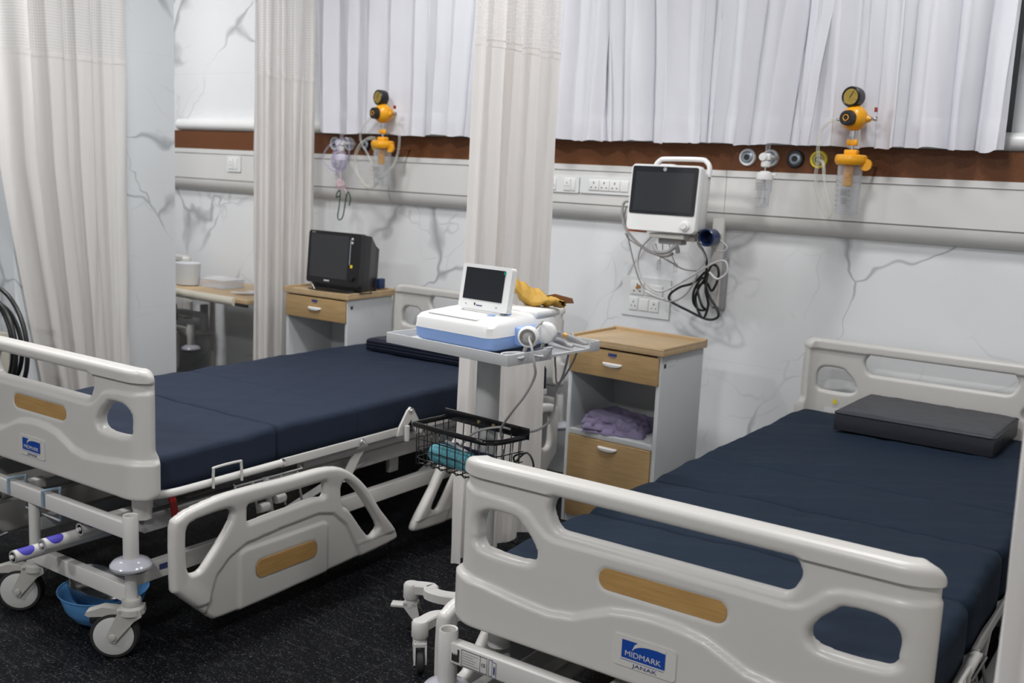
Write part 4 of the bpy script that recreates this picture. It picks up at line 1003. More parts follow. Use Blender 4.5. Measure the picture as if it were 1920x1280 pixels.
# ---------------------------------------------------------------- black monitor on the left cabinet
mt = thing('patient_monitor', 'black patient monitor standing on the far bedside cabinet', 'monitor', (-3.507, -0.42, 0.7715), 0.03)
tilt = T(0, 0, 0.012) @ RX(-0.075)
def bq(mb): return mb.xform(tilt)
q = MB(); q.prism(rrect(-.166, .166, .02, .266, .014, 5), -.012, .022); bq(q).build('front_bezel', BLACK, mt)
bodyp = MB(); pv = []
for (y, x0, x1, z0, z1) in ((.02, -.158, .160, .0, .262), (.07, -.150, .155, .0, .258), (.135, -.11, .13, .0, .215), (.17, -.105, .12, .0, .20)):
    pv += [(x0, y, z0), (x1, y, z0), (x1, y, z1), (x0, y, z1)]
pf = [(0, 1, 2, 3), (15, 14, 13, 12)]
for i in range(3):
    for k in range(4): pf.append((i * 4 + k, (i + 1) * 4 + k, (i + 1) * 4 + (k + 1) % 4, i * 4 + (k + 1) % 4))
bodyp.add(pv, pf, False); bq(bodyp).build('rear_housing', BLACK, mt)
q = MB()
for k in range(5): q.box(-.1, .1, .171, .174, .04 + k * .03, .045 + k * .03)
bq(q).build('vents', INKB, mt)
bq(MB().box(-.148, .092, -.0135, -.0115, .048, .25)).build('display', SCREENI, mt)
bq(MB().box(.100, .104, -.0135, -.0115, .12, .235)).build('status_strip', new_mat('pale strip', (.35, .36, .42), .4), mt)
bq(MB().box(.108, .122, -.0155, -.0115, .105, .120, .002)).build('yellow_key', YEL2, mt)
q = MB()
for z_ in (.222, .240): q.lathe([(0, 0), (.006, 0), (.005, .003), (0, .003)], 12, T(.112, -.012, z_) @ RX(PI / 2))
bq(q).build('round_keys', WHITEC, mt)
bq(MB().lathe([(0, .012), (.012, .012), (.014, 0), (0, 0)], 20, T(.125, -.012, .06) @ RX(PI / 2))).build('dial', BLACK, mt)
bq(MB().box(-.052, -.018, -.0130, -.0115, .032, .038)).build('maker_mark', WHITEC, mt)
bq(MB().box(-.146, -.124, -.0126, -.0115, .2555, .2595)).build('model_mark', GREYC, mt)
MB().box(-.14, .13, .0, .15, 0, .014, .003).build('foot', BLACK, mt)
hose('monitor_lead', [(-3.66, -0.33, .78), (-3.70, -0.36, .83), (-3.665, -0.40, .845), (-3.65, -0.42, .80), (-3.60, -0.45, .776)], .003, WHITEC, 'pale lead looped at the left of the black monitor', 'cable')
hose('monitor_lead', [(-3.36, -0.33, .777), (-3.32, -0.36, .7775), (-3.355, -0.44, .7775), (-3.42, -0.47, .7775), (-3.55, -0.485, .7775), (-3.62, -0.47, .7775)], .003, BLACKC, 'dark lead lying on the far cabinet top before the black monitor', 'cable')
bx = MB().box(-.012, .012, -.02, .02, 0, .05, .006).build('probe_case', NAVYP); bx.location = (-3.375, -0.235, 0.784)
tag(bx, 'small blue case on the far cabinet behind the black monitor', 'case')

# ---------------------------------------------------------------- white wall monitor
wm = thing('wall_monitor', 'white patient monitor mounted on the wall between the beds', 'monitor', (-1.888, -0.25, 1.16), -0.02)
tilt = RX(-0.085)
def bq(mb): return mb.xform(tilt)
q = MB()
fr_p = rrect(-.150, .152, 0.0, .258, .018, 6)
n = len(fr_p); vs = []; fs = []
for (y, k) in ((-.030, .965), (-.036, .935), (-.036, .935)): pass
lay = [(-.036, .985), (-.032, 1.0), (-.005, 1.0), (.002, .985)]
for y, k in lay: vs += [(x * k, y, .129 + (z - .129) * k) for x, z in fr_p]
fs = [tuple(range(n)), tuple((len(lay) - 1) * n + i for i in range(n - 1, -1, -1))]
for i in range(len(lay) - 1):
    for k in range(n): fs.append((i * n + k, (i + 1) * n + k, (i + 1) * n + (k + 1) % n, i * n + (k + 1) % n))
bq(q.add(vs, fs)).build('front_bezel', WHITE, wm)
bd = MB(); lay = [(0.0, -.135, .145, .012, .246), (.06, -.135, .148, .014, .242), (.085, -.12, .135, .03, .23)]; vs = []; fs = []
for y, a, b_, c_, d in lay: vs += [(x, y, z) for x, z in rrect(a, b_, c_, d, .014, 4)]
n = len(vs) // 3; fs = [tuple(range(n)), tuple(2 * n + i for i in range(n - 1, -1, -1))]
for i in range(2):
    for k in range(n): fs.append((i * n + k, (i + 1) * n + k, (i + 1) * n + (k + 1) % n, i * n + (k + 1) % n))
bq(bd.add(vs, fs)).build('rear_housing', WHITE, wm)
bq(MB().prism(rrect(-.141, .143, .066, .250, .008, 4), -.0385, -.035)).build('screen_glass', SCREEN, wm)
bq(MB().prism(rrect(-.124, .128, .078, .228, .002, 2), -.0392, -.038)).build('display', SCREENI, wm)
bq(MB().lathe([(0, .0395), (.0075, .0395), (.008, .038)], 20, T(.0, 0, .240) @ RX(PI / 2))).build('round_badge', GREYC, wm)
bq(MB().lathe([(0, .052), (.012, .052), (.014, .046), (.019, .044), (.021, .036), (0, .036)], 28, T(.110, 0, .028) @ RX(PI / 2))).build('control_knob', WHITE, wm)
bq(MB().lathe([(0, .0375), (.002, .0375), (.002, .036)], 10, T(-.095, 0, .03) @ RX(PI / 2))).build('green_lamp', LEDG, wm)
hpth = smooth_path([(-.085, .045, .235), (-.088, .045, .262), (-.07, .045, .283), (-.04, .045, .288), (.10, .045, .290), (.130, .045, .282), (.145, .045, .262), (.147, .045, .225)], 5)
bq(MB().tube(hpth, .0095, 12)).build('carry_handle', WHITE, wm)
bq(MB().box(-.03, .03, -.03, .0, .254, .262, .003)).build('alarm_bar', WHITEC, wm)
q = MB().box(-.148, -.10, -.02, .05, -.006, .004, .002); bq(q).build('orange_edge', ORANGE, wm)
q = MB(); q.box(-.05, .10, -.02, .06, -.022, -.004, .003); q.build('mount_plate', METALW, wm)
q = MB(); q.box(-.02, .08, 0.0, .05, -.045, -.020, .004); q.build('mount_block', METALG, wm)
q = MB(); q.box(0.09, .13, 0.05, .27, -.03, .0, .004); q.box(.085, .135, .255, .275, -.30, .08, .003); q.box(.0, .12, .03, .07, -.03, -.01, .004); q.build('wall_arm', METALW, wm)
q = MB().lathe([(.030, 0), (.034, .004), (.034, .06), (.030, .064), (.026, .060), (.024, .0)], 28, T(.165, .10, -.01) @ RX(PI / 2)); q.build('rolled_cuff', NAVYP, wm)
q = MB().box(.100, .150, .27, .30, -.31, -.10, .004); q.build('cable_basket', METALG, wm)
q = MB().tube(smooth_path([(-.03, -.01, -.05), (-.01, -.02, -.075), (.03, -.01, -.072), (.06, 0, -.05), (.065, .01, -.075)], 5), .009, 8); q.build('hook', METALG, wm)

hose('sensor_cable', [(-2.04, -0.2, 1.255), (-2.072, -0.2, 1.27), (-2.098, -0.2, 1.263), (-2.103, -0.2, 1.22), (-2.087, -0.2, 1.167), (-2.039, -0.2, 1.117), (-1.975, -0.2, 1.079), (-1.903, -0.2, 1.064), (-1.864, -0.2, 1.077)], .006, GREYC, 'thick grey cable curving below the white wall monitor', 'cable')
hose('sensor_cable', [(-2.09, -0.19, 1.25), (-2.118, -0.16, 1.20), (-2.126, -0.12, 1.163), (-2.107, -0.12, 1.098), (-2.081, -0.12, 1.023), (-2.054, -0.12, 0.959), (-2.018, -0.12, 0.914), (-1.962, -0.12, 0.892), (-1.905, -0.12, 0.876), (-1.848, -0.12, 0.9), (-1.809, -0.12, 0.951), (-1.79, -0.12, 0.996)], .0032, GREYC, 'thin grey cable dropping in a wide loop over the wall sockets', 'cable')
o = MB().tube([(-.045, 0, .015), (0, 0, 0), (.045, 0, -.012)], [.006, .009, .005]).build('cable_connector', WHITEC); o.location = (-1.975, -0.12, 0.893); tag(o, 'pale inline connector in the loop above the right cabinet', 'connector')
hose('sensor_cable', [(-1.97, -0.17, 1.14), (-1.995, -0.14, 1.133), (-2.04, -0.14, 1.082), (-2.052, -0.14, 1.016), (-2.028, -0.14, 0.963), (-1.971, -0.14, 0.92), (-1.923, -0.14, 0.919), (-1.854, -0.14, 0.958), (-1.788, -0.14, 1.003), (-1.712, -0.14, 1.052), (-1.667, -0.14, 1.06), (-1.657, -0.14, 1.02), (-1.695, -0.14, 0.989), (-1.731, -0.14, 1.013)], .0045, WHITEC, 'pale tube making the round loop under the white wall monitor', 'cable')
hose('sensor_cable', [(-2.10, -0.17, 1.14), (-2.097, -0.13, 1.11), (-2.012, -0.13, 1.073), (-1.925, -0.13, 1.044), (-1.852, -0.13, 1.014), (-1.791, -0.13, 1.011)], .0025, GREYC, 'thin cable running straight across under the white wall monitor', 'cable')
hose('sensor_cable', [(-1.781, -0.13, 1.145), (-1.725, -0.13, 1.159), (-1.701, -0.13, 1.14), (-1.67, -0.13, 1.118), (-1.68, -0.13, 1.1), (-1.72, -0.13, 1.101), (-1.764, -0.13, 1.135), (-1.80, -0.11, 1.12), (-1.76, -0.12, 1.06), (-1.79, -0.13, 1.01)], .003, WHITEC, 'pale lead coiled at the right below the white wall monitor', 'cable')
for pts, lb in (([(-1.94, -0.15, 1.12), (-1.947, -0.13, 1.078), (-1.958, -0.13, 1.034)], 'clear lead clip hanging left under the wall monitor'), ([(-1.91, -0.15, 1.12), (-1.909, -0.13, 1.075), (-1.884, -0.13, 1.03)], 'clear lead clip hanging right under the wall monitor')):
    t = thing('lead_clip', lb, 'clip', pts[-1]); e = Vector(pts[-1])
    MB().tube(smooth_path([Vector(p) - e for p in pts], 5), .0018, 6).build('lead', GREYC, t)
    q = MB(); q.box(-.008, -.004, -.004, .004, -.035, .0, .001); q.box(.004, .008, -.004, .004, -.035, .0, .001); q.box(-.008, .008, -.004, .004, -.012, .006, .002); q.build('clip', CLEAR, t)
hose('power_cord', [(-1.80, -0.12, 1.17), (-1.806, -0.10, 1.12), (-1.802, -0.06, 1.088), (-1.783, -0.06, 1.047), (-1.784, -0.06, 0.982), (-1.809, -0.06, 0.936), (-1.824, -0.05, 0.891), (-1.801, -0.06, 0.839), (-1.776, -0.06, 0.82), (-1.762, -0.06, 0.876), (-1.774, -0.07, 0.94), (-1.769, -0.05, 1.026), (-1.735, -0.06, 1.029), (-1.727, -0.06, 0.987), (-1.75, -0.06, 0.932), (-1.787, -0.04, 0.96), (-1.813, -0.06, 0.936), (-1.785, -0.075, 0.874), (-1.774, -0.06, 0.853), (-1.806, -0.05, 0.849), (-1.828, -0.06, 0.88), (-1.818, -0.075, 0.935), (-1.784, -0.075, 0.982), (-1.772, -0.05, 0.918), (-1.721, -0.06, 0.859), (-1.718, -0.06, 0.827), (-1.764, -0.06, 0.815), (-1.848, -0.06, 0.84), (-1.928, -0.06, 0.869), (-1.935, -0.06, 0.897), (-1.892, -0.06, 0.932), (-1.834, -0.06, 0.955), (-1.791, -0.05, 1.003)], .0052, BLACKC, 'black power cord bundled in loops on the wall below the white monitor', 'power cord')

# ---------------------------------------------------------------- cart with ECG recorder
CR = -0.082; CX, CY = -1.712, -1.600
ct = thing('equipment_cart', 'white rolling cart with a tray, between the two beds', 'cart', (CX, CY, 0), CR)
MB().tube([(0, 0, .12), (0, 0, .885)], .0335, 32).build('column', new_mat('satin grey column', (.52, .52, .52), .35), ct)
MB().lathe([(.05, .872), (.05, .88), (.10, .886), (.10, .893)], 24).build('tray_mount', METALG, ct)
MB().lathe([(.034, .16), (.05, .155), (.06, .145), (.06, .112), (.045, .108)], 28).build('hub', METALW, ct)
def leg(ang, k=1.0, bend=0.06):
    lg = bpy.data.objects.new('leg', None); C.objects.link(lg); lg.parent = ct; lg.rotation_euler = (0, 0, ang); return lg
def leg_build(ang, R_, bend, cang):
    e = leg(ang)
    pts = smooth_path([(0.03, 0, .128), (0.10, -bend * 0.1, .128), (0.15, bend * 0.35, .128), (R_ - .06, bend, .128), (R_, bend, .128)], 4)
    vs = []; fs = []
    for i, p in enumerate(pts):
        d = (pts[min(i + 1, len(pts) - 1)] - pts[max(i - 1, 0)]).normalized(); nn = Vector((-d.y, d.x, 0)); wd = .020
        for s_, z_ in ((-1, -.014), (-1, .010), (-.8, .014), (.8, .014), (1, .010), (1, -.014)): vs.append(p + nn * wd * s_ + Vector((0, 0, z_)))
    m_ = len(pts)
    for i in range(m_ - 1):
        for k in range(6): fs.append((i * 6 + k, i * 6 + (k + 1) % 6, (i + 1) * 6 + (k + 1) % 6, (i + 1) * 6 + k))
    fs.append(tuple(range(6))); fs.append(tuple((m_ - 1) * 6 + k for k in range(6)))
    q = MB().add(vs, fs); q.lathe([(.022, -.034), (.024, -.03), (.024, .008), (.020, .014), (0, .0145)], 24, T(R_, bend, .128)); q.build('arm', METALW, e)
    c = bpy.data.objects.new('leg_caster', None); C.objects.link(c); c.parent = e; c.location = (R_, bend, 0); c.rotation_euler = (0, 0, cang - ang)
    q = MB(); q.lathe([(.016, .094), (.018, .088), (.020, .078), (.020, .070)], 20)
    for s in (-1, 1): q.prism([(-.022, .084), (.02, .084), (.030, .040), (.030, .024), (.018, .020), (.010, .032), (-.020, .070)], s * .013, s * .018)
    q.box(-.022, .022, -.018, .018, .070, .084, .003); q.box(-.060, -.015, -.016, .016, .066, .076, .003); q.build('caster_fork', METALW, c)
    q = MB().lathe([(0, -.010), (.026, -.010), (.030, -.006), (.030, .006), (.026, .010), (0, .010)], 26, T(.020, 0, .030) @ RX(PI / 2)); q.build('wheel', RUBBER, c)
    q = MB().lathe([(0, -.019), (.006, -.019), (.006, .019), (0, .019)], 12, T(.020, 0, .030) @ RX(PI / 2)); q.build('axle', BLACK, c)
import math as _m
def ang_to(x, y): return _m.atan2(y - CY, x - CX) - CR
def leg_to(x, y, bend, cang):
    d = _m.hypot(x - CX, y - CY); R_ = _m.sqrt(max(.01, d * d - bend * bend)); a = ang_to(x, y) - _m.atan2(bend, R_)
    leg_build(a, R_, bend, cang)
leg_to(-1.925, -1.655, -0.045, 0.6)
leg_to(-1.735, -1.838, -0.03, -0.7)
leg_to(-1.50, -1.72, 0.03, 1.0)
leg_to(-1.545, -1.44, 0.03, 0.3)
leg_to(-1.80, -1.40, 0.03, 2.0)
# tray: local frame of the cart
tx0, tx1, ty0, ty1 = -.190, .245, -.212, .180
tr = thing_part('tray', ct)
MB().box(tx0, tx1, ty0, ty1, .893, .899).build('tray_floor', GREYTR, tr)
q = MB(); q.box(tx0 - .003, tx1 + .003, ty0 - .004, ty0, .889, .918, .001); q.box(tx0 - .004, tx0, ty0, ty1, .889, .918, .001); q.box(tx1, tx1 + .004, ty0, ty0 + .175, .889, .918, .001); q.box(tx1, tx1 + .004, ty1 - .045, ty1, .889, .918, .001); q.box(tx0, tx1, ty1 - .004, ty1, .889, .918, .001)
q.build('tray_lip', GREYTR, tr)
# wire basket
bk = thing('wire_basket', 'black wire basket screwed to the cart column', 'basket', (-1.69, -1.637, .545), -0.09)
bx0, bx1, by0, by1, bz = -.148, .15, -.135, -.004, .118
MB().box(bx0 - .006, bx1 + .012, -.004, 0.0, bz - .006, bz + .026, .001).build('mounting_bar', BLACKG, bk)
for x_ in (-.02, .035): MB().lathe([(0, .004), (.005, .003), (.006, 0)], 12, T(x_, -.004, bz + .010) @ RX(PI / 2)).build('brass_screw', BRASS, bk)
rimp = [(bx0, 0, bz), (bx0, by0 + .02, bz), (bx0 + .006, by0 + .006, bz), (bx0 + .02, by0, bz), (bx1 - .06, by0, bz), (bx1 - .025, by0 + .012, bz), (bx1 - .006, by0 + .045, bz), (bx1, 0, bz)]
MB().tube(smooth_path(rimp, 4), .0075, 10).build('rim', BLACKG, bk)
ws = MB(); wr = .0017; ins = .012
def wire(p): ws.tube(p, wr, 5)
nxw = 9
for i in range(nxw + 1):
    x = bx0 + .01 + (bx1 - bx0 - .03) * i / nxw
    wire([(x, -.003, bz), (x, -.003 - 0.004, .012), (x, -.012, .002), (x, by0 + ins, .002), (x, by0 + ins - .006, .008), (x, by0 + .003, bz)])
for j in range(4):
    y = by0 + .02 + (.10) * j / 3
    wire([(bx0, y, bz), (bx0 + .006, y, .004), (bx1 - .012, y, .004), (bx1 - .004, y, bz)])
for z_ in (.022, .048, .078):
    wire([(bx0 + .002, -.004, z_), (bx0 + .002, by0 + .018, z_), (bx0 + .015, by0 + .005, z_), (bx1 - .05, by0 + .005, z_), (bx1 - .012, by0 + .04, z_), (bx1 - .006, -.004, z_)])
ws.build('wire_mesh', BLACKG, bk, auto=False)
# basket contents
def bl(x, y, z): return (Matrix.Translation(bk.location) @ RZ(-0.09)) @ Vector((x, y, z))
q = MB(); n1 = noise1(77); vs = []; fs = []
for i in range(25):
    u = i / 24; rr_ = .031 * math.sqrt(max(0.05, 1 - (2 * u - 1) ** 8))
    for k in range(20): a = 2 * PI * k / 20; r_k = rr_ * (1 + .08 * n1(u * 8 + math.sin(a) * 2)); vs.append((-.085 + .17 * u, r_k * math.cos(a), r_k * math.sin(a) * .9))
for i in range(24):
    for k in range(20): fs.append((i * 20 + k, i * 20 + (k + 1) % 20, (i + 1) * 20 + (k + 1) % 20, (i + 1) * 20 + k))
fs.append(tuple(range(20))); fs.append(tuple(24 * 20 + k for k in range(20)))
o = q.add(vs, fs).build('rolled_cloth', TEAL, auto=False); o.location = bl(-.035, -.088, .036); o.rotation_euler = (0, 0, -.09); tag(o, 'teal rolled cloth lying in the black wire basket', 'cloth')
g2 = folded_cloth('navy_cloth', NAVYC, .20, .07, .05, 31, 'dark navy cloth bundled in the black wire basket', 'cloth', bl(-.03, -.043, .006), -.09, 3)
g2.location.z += .0
o = MB().tube([(0, 0, -.028), (0, 0, .022)], .016, 16).build('red_cap_bottle', REDC); o.location = bl(.075, -.09, .036); tag(o, 'small red item in the basket beside the teal cloth', 'bottle')
hose('basket_lead', [bl(-.09, -.06, .066), bl(-.06, -.075, .070), bl(0.0, -.08, .062), bl(.04, -.09, .052)], .0045, WHITEC, 'pale lead lying over the teal cloth in the basket', 'cable')
hose('black_lead', [bl(.09, -.02, .075), bl(.10, -.03, .04), bl(.115, -.02, .02), bl(.13, -.01, .05), bl(.155, 0.0, .075), bl(.175, .005, .05), bl(.17, .01, 0.0), bl(.13, 0.012, .01), bl(.105, .005, .05), bl(.14, .01, .07)], .0028, BLACKC, 'thin black lead spilling over the right side of the basket', 'cable')

# ECG recorder
er_ = thing('ecg_recorder', 'white and light blue recorder standing on the cart tray', 'recorder', (CX, CY, .908), CR)
x0, x1, y0, y1 = -.125, .163, -.186, .105
def ovl(z, k, sh=0): return [(x_, y_, z) for x_, y_ in rrect(x0 + k, x1 - k, y0 + k, y1 - k, .028, 5)]
def shell(lay, name, m):
    vs = []; n_ = None
    for z, k, sl in lay:
        ring = ovl(z, k); n_ = len(ring); vs += [(a, b, c + sl * (b - y0) / (y1 - y0)) for a, b, c in ring]
    fs = [tuple(range(n_ - 1, -1, -1)), tuple((len(lay) - 1) * n_ + i for i in range(n_))]
    for i in range(len(lay) - 1):
        for k in range(n_): fs.append((i * n_ + k, i * n_ + (k + 1) % n_, (i + 1) * n_ + (k + 1) % n_, (i + 1) * n_ + k))
    return MB().add(vs, fs).build(name, m, er_)
for fx_ in (x0 + .03, x1 - .03):
    for fy_ in (y0 + .03, y1 - .03): MB().tube([(fx_, fy_, -.0088), (fx_, fy_, .002)], .012, 12).build('foot', BLACK, er_)
shell([(.0, .012, 0), (.006, .004, 0), (.012, .001, 0), (.036, .0, .004)], 'blue_base', BLUEP)
shell([(.036, -.001, .004), (.040, .0, .004), (.060, .001, .010), (.070, .008, .014), (.075, .022, .016), (.076, .04, .016)], 'white_housing', WHITE)
q = MB(); q.box(-.08, .10, -.172, -.160, .074, .0795, .003); q.build('paper_slot_lip', WHITE, er_)
q = MB()
for i in range(10): q.box(-.05 + i * .0125, -.041 + i * .0125, -.075, -.066, .080, .0835, .001)
q.build('key_row', WHITEC, er_)
q = MB(); q.box(.075, .095, -.105, -.09, .080, .0835, .002); q.build('print_key', BLUEP, er_)
MB().tube([(.105, -.055, .08), (.105, -.055, .095)], .011).build('blue_knob', BLUEP, er_)
q = MB(); q.box(.05, .163, .0, .105, .075, .095, .008); q.build('rear_housing', WHITE, er_)
sc_ = thing_part('flip_screen', er_); sm_ = T(.038, -.075, .088) @ RX(-0.16)
q = MB(); q.prism(rrect(-.088, .088, 0, .122, .009, 5), -.010, .010); q.xform(sm_); q.build('screen_frame', WHITE, sc_)
MB().box(-.074, .066, -.0115, -.0098, .026, .112).xform(sm_).build('screen_glass', SCREEN, sc_)
MB().box(.062, .068, -.0118, -.0098, .102, .110).xform(sm_).build('green_sticker', new_mat('green film', (0, .3, .2), .4), sc_)
q = MB()
for k in range(7): q.box(-.0225 + k * .0032, -.0203 + k * .0032, -.0108, -.0098, .0098, .0128)
q.xform(sm_); q.build('maker_mark', INK, sc_)
q = MB(); q.prism([(-.029, .010), (-.027, .010), (-.025, .017), (-.031, .017)], -.011, -.0098); q.xform(sm_); q.build('logo_mark', INKB, sc_)
for x_ in (-.06, .05): MB().lathe([(0, .0112), (.002, .0112), (.002, .0098)], 10, sm_ @ T(x_, 0, .012) @ RX(PI / 2)).build('screw', GREYC, sc_)
MB().tube([(-.03, -.075, .086), (.10, -.075, .086)], .008).build('hinge', WHITE, sc_)
# probes on the recorder's right side
def probe(loc, rz, label, face):
    t = thing('ultrasound_probe', label, 'probe', loc, rz, 'round probes on the recorder')
    MB().lathe([(0, -.014), (.018, -.013), (.026, -.008), (.0285, 0), (.0285, .006), (.025, .012), (.022, .014), (0, .0145)], 36, RX(PI / 2)).build('disc', WHITE, t)
    if face: MB().lathe([(0, .0155), (.006, .0155), (.007, .015), (.012, .015), (.013, .0148), (.0215, .0148)], 32, RX(PI / 2)).build('grey_face', GREYC, t)
    MB().tube([(-.006, 0, -.026), (-.013, 0, -.048)], [.006, .004]).build('strain_relief', GREYC, t)
probe((-1.495, -1.728, .953), 0.35, 'round probe with grey face on the recorder beside the cable coil', True)
probe((-1.487, -1.658, .958), 0.35, 'plain white round probe on the recorder, behind the grey faced one', False)
q = MB(); q.box(-.006, .026, -.11, .0, .012, .060, .004); q.xform(T(.160, .02, 0)); q.build('probe_holder', BLUEP, er_)
hose('probe_cable', [(-1.505, -1.73, .905), (-1.49, -1.76, .903), (-1.50, -1.80, .904), (-1.53, -1.79, .904), (-1.525, -1.76, .906), (-1.49, -1.755, .91), (-1.475, -1.79, .907), (-1.51, -1.81, .907), (-1.54, -1.78, .909), (-1.51, -1.75, .912), (-1.46, -1.72, .905), (-1.475, -1.69, .905), (-1.465, -1.66, .92), (-1.455, -1.70, .925)], .0028, WHITEC, 'pale probe cable coiled in the corner of the cart tray', 'cable')
hose('probe_cable', [(-1.50, -1.66, .985), (-1.488, -1.70, .98), (-1.485, -1.74, .955), (-1.46, -1.765, .935), (-1.446, -1.77, .895), (-1.449, -1.76, .86), (-1.476, -1.76, .807), (-1.529, -1.745, .746), (-1.59, -1.70, .685), (-1.605, -1.67, .64)], .0035, GREYC, 'grey cable hanging from the probes down to the wire basket', 'cable')
hose('lead_cable', [(-1.60, -1.45, .925), (-1.576, -1.42, .912), (-1.556, -1.43, .875), (-1.56, -1.45, .801), (-1.58, -1.45, .759), (-1.573, -1.46, .722), (-1.565, -1.5, .676), (-1.565, -1.58, .662), (-1.591, -1.64, .672), (-1.618, -1.67, .680), (-1.69, -1.68, .655), (-1.741, -1.68, .606), (-1.76, -1.69, .575)], .0035, GREYC, 'grey cable sweeping from the tray corner round into the wire basket', 'cable')
hose('lead_cable', [(-1.56, -1.42, .925), (-1.53, -1.43, .90), (-1.52, -1.45, .868), (-1.548, -1.45, .811), (-1.577, -1.45, .778), (-1.592, -1.44, .818), (-1.583, -1.46, .856), (-1.57, -1.47, .884)], .003, GREYC, 'short grey cable looped under the right corner of the cart tray', 'cable')
for (x_, y_, lb) in ((-1.505, -1.545, 'grey cable plug lying on the tray beside the white probe'), (-1.50, -1.48, 'grey cable plug with amber collar at the tray corner')):
    t = thing('cable_plug', lb, 'plug', (x_, y_, .912), -0.3)
    MB().tube([(-.04, 0, .008), (0, 0, .004), (.03, 0, 0), (.042, 0, 0)], [.009, .009, .006, .003]).build('plug_body', GREYC, t)
    MB().tube([(-.055, 0, .010), (-.04, 0, .008)], .008).build('collar', YELLOW if 'amber' in lb else NAVYP, t)
# crumpled envelope
ev = thing('paper_envelope', 'crumpled mustard paper envelope behind the small screen on the recorder', 'envelope', (-1.612, -1.512, 1.002), 0.02); ev.scale = (.84, .84, 1.1)
n1, n2 = noise1(91), noise1(95); vs = []; fs = []; nx, ny = 36, 16
for s in (1, -1):
    for j in range(ny + 1):
        for i in range(nx + 1):
            u, v = i / nx, j / ny; x_ = -.10 + .20 * u; y_ = (-.055 + .11 * v) * (1 - .45 * u)
            th = .030 * math.sin(PI * min(1, max(0, v))) * (1 - .75 * u) + .003
            z_ = .020 + .022 * math.sin(u * 5.2 + 1.2) * (1 - u) + .010 * n1(u * 7 + v * 3) * (0.5 + v) + s * th * (0.7 + .3 * n2(u * 6 + v * 4)) + .003 * math.sin(u * 9 + v * 5)
            vs.append((x_ + .004 * (1 if (j % 2) else -1) * (u > .97), y_, z_))
W1 = nx + 1; o2 = W1 * (ny + 1)
for j in range(ny):
    for i in range(nx): a = j * W1 + i; fs.append((a, a + 1, a + W1 + 1, a + W1)); fs.append((a + 1 + o2, a + o2, a + W1 + o2, a + W1 + 1 + o2))
for i in range(nx): fs.append((i + 1, i, i + o2, i + 1 + o2)); a = ny * W1 + i; fs.append((a, a + 1, a + 1 + o2, a + o2))
MB().add(vs, fs, True).build('envelope_body', MUST, ev, auto=False)
MB().prism([(.03, .030), (.06, .036), (.125, .030), (.132, .018), (.105, .016), (.08, .022), (.05, .020)], -.004, .004).xform(T(0, .0, .0)).build('torn_mouth', MUSTD, ev)

# ---------------------------------------------------------------- basins on the floor
bs = thing('blue_basin', 'light blue plastic basin on the floor under the left bed', 'basin', (-2.640, -2.215, 0))
prof = [(0, .001), (.055, .001), (.085, .02), (.108, .05), (.120, .085), (.126, .103), (.129, .104), (.129, .101), (.123, .098), (.116, .084), (.104, .05), (.082, .024), (.053, .005), (0, .005)]
MB().lathe(prof, 44).build('bowl', BLUEB, bs)
kb = thing('steel_bowl', 'dark shiny steel bowl tilted inside the blue basin', 'bowl', (-2.655, -2.228, .100)); kb.scale = (.84, .84, .84)
prof = [(0, -.055), (.04, -.053), (.075, -.035), (.095, -.005), (.103, .03), (.107, .031), (.107, .027), (.099, -.004), (.078, -.038), (.04, -.057), (0, -.059)]
MB().lathe(prof, 44, RZ(0.5) @ RY(0.42)).build('bowl', STEEL, kb)

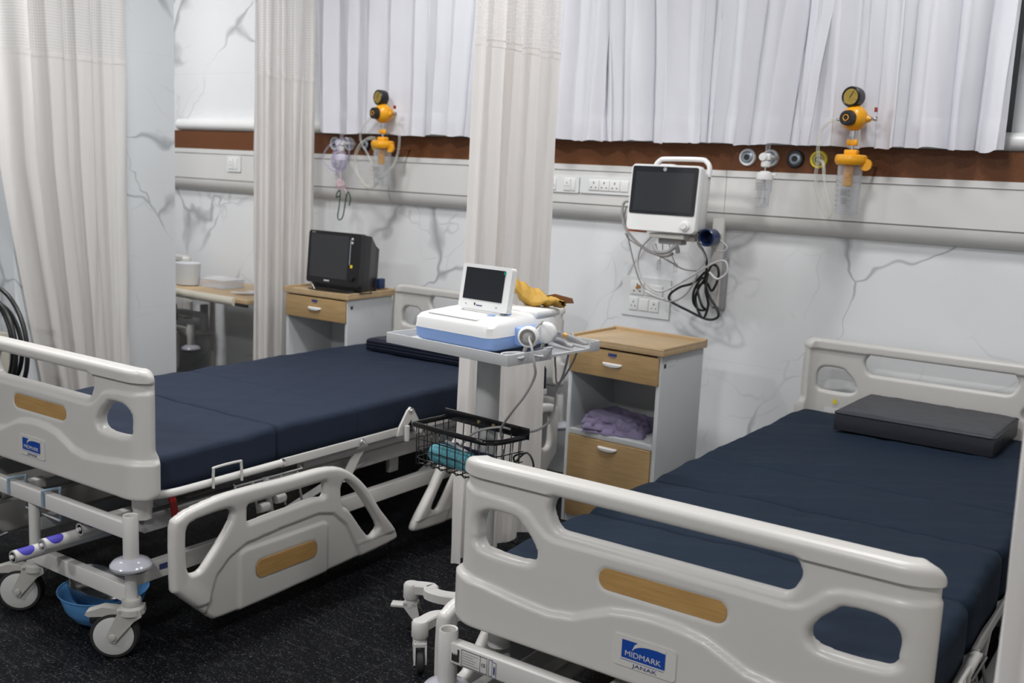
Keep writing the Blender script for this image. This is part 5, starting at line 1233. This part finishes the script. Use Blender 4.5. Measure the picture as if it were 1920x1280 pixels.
# ---------------------------------------------------------------- far left bay
tb = thing('side_table', 'low wood-topped side table with cream edge in the far bay', 'table', (-4.45, -0.30, 0))
MB().box(-.42, .43, -.20, .28, .655, .675, .002).build('tabletop', WOODTOP, tb)
MB().tube([(-.42, -.20, .660), (.34, -.20, .660)], .022, 14).build('edge_bar', CREAMBAR, tb)
MB().box(-.42, .43, -.20, -.19, .640, .655).build('under_edge', BLACK, tb)
for x_ in (-.38,):
    for y_ in (-.15, .24): MB().tube([(x_, y_, 0), (x_, y_, .655)], .015).build('leg', METALW, tb)
q = MB().lathe([(0, 0), (.045, .002), (.055, .006), (.062, .15), (.060, .152), (0, .152)], 24); o = q.build('plastic_tub', CABW); o.location = (-4.70, -.33, .6755); o.scale = (1.3, 1, .8)
tag(o, 'white round tub standing on the far bay table', 'tub')
bxo = thing('clear_box', 'shallow clear plastic box on the far bay table', 'box', (-4.56, -.24, .6755))
q = MB(); q.box(-.10, .13, -.07, .07, 0, .003); q.box(-.10, .13, -.072, -.070, 0, .045); q.box(-.10, .13, .070, .072, 0, .045); q.box(.13, .132, -.07, .07, 0, .045); q.box(-.102, -.10, -.07, .07, 0, .045); q.box(-.104, .134, -.076, .076, .043, .046); q.build('tray_body', CLEAR, bxo)
for i, (x_, y_, r_z, mm_) in enumerate(((-4.27, -.33, .3, PAPERW), (-4.22, -.28, -.2, WHITEC), (-4.20, -.36, .7, WHITEC))):
    o = MB().box(-.05, .05, -.02, .02, 0, .004, .001).build('medicine_packet', mm_); o.location = (x_, y_, .6757 + .0045 * i); o.rotation_euler = (0, 0, r_z)
    tag(o, 'pale medicine packet in the small heap on the far bay table', 'packet', 'medicine packets on the far table')
iv = thing('bed_post', 'grey steel post with disc foot beyond the marble pillar', 'post', (-4.60, -0.30, 0.0))
MB().tube([(0, 0, .44), (0, 0, .575)], .022, 20).build('tube', METALG, iv)
MB().lathe([(.02, .432), (.045, .428), (.05, .42), (.045, .41), (.02, .408)], 28).build('disc', METALG, iv)
MB().box(-.22, .0, -.015, .015, .50, .53, .003).build('bracket', METALG, iv)
# black hose coil at the far left edge
hc = thing('hose_coil', 'coiled black hoses hanging at the far left edge by the curtain', 'hose', (-4.1, -1.75, .58))
for k, (rx_, rz_, dx) in enumerate(((.19, .20, 0.0), (.165, .185, -.02), (.24, .24, -0.01), (.185, .17, -.015))):
    MB().tube([(dx + rx_ * math.cos(2 * PI * i / 40), .012 * k, rz_ * math.sin(2 * PI * i / 40)) for i in range(40)], .009, 10, closed=True).build('hose_loop', BLACKC, hc, auto=False)
MB().box(-.12, .03, -.01, .06, -.25, .05, .004).build('cream_backing', CREAMBAR, hc)
MB().box(-.26, -.08, .0, .05, -.55, .10, .004).build('stand', BLACK, hc)
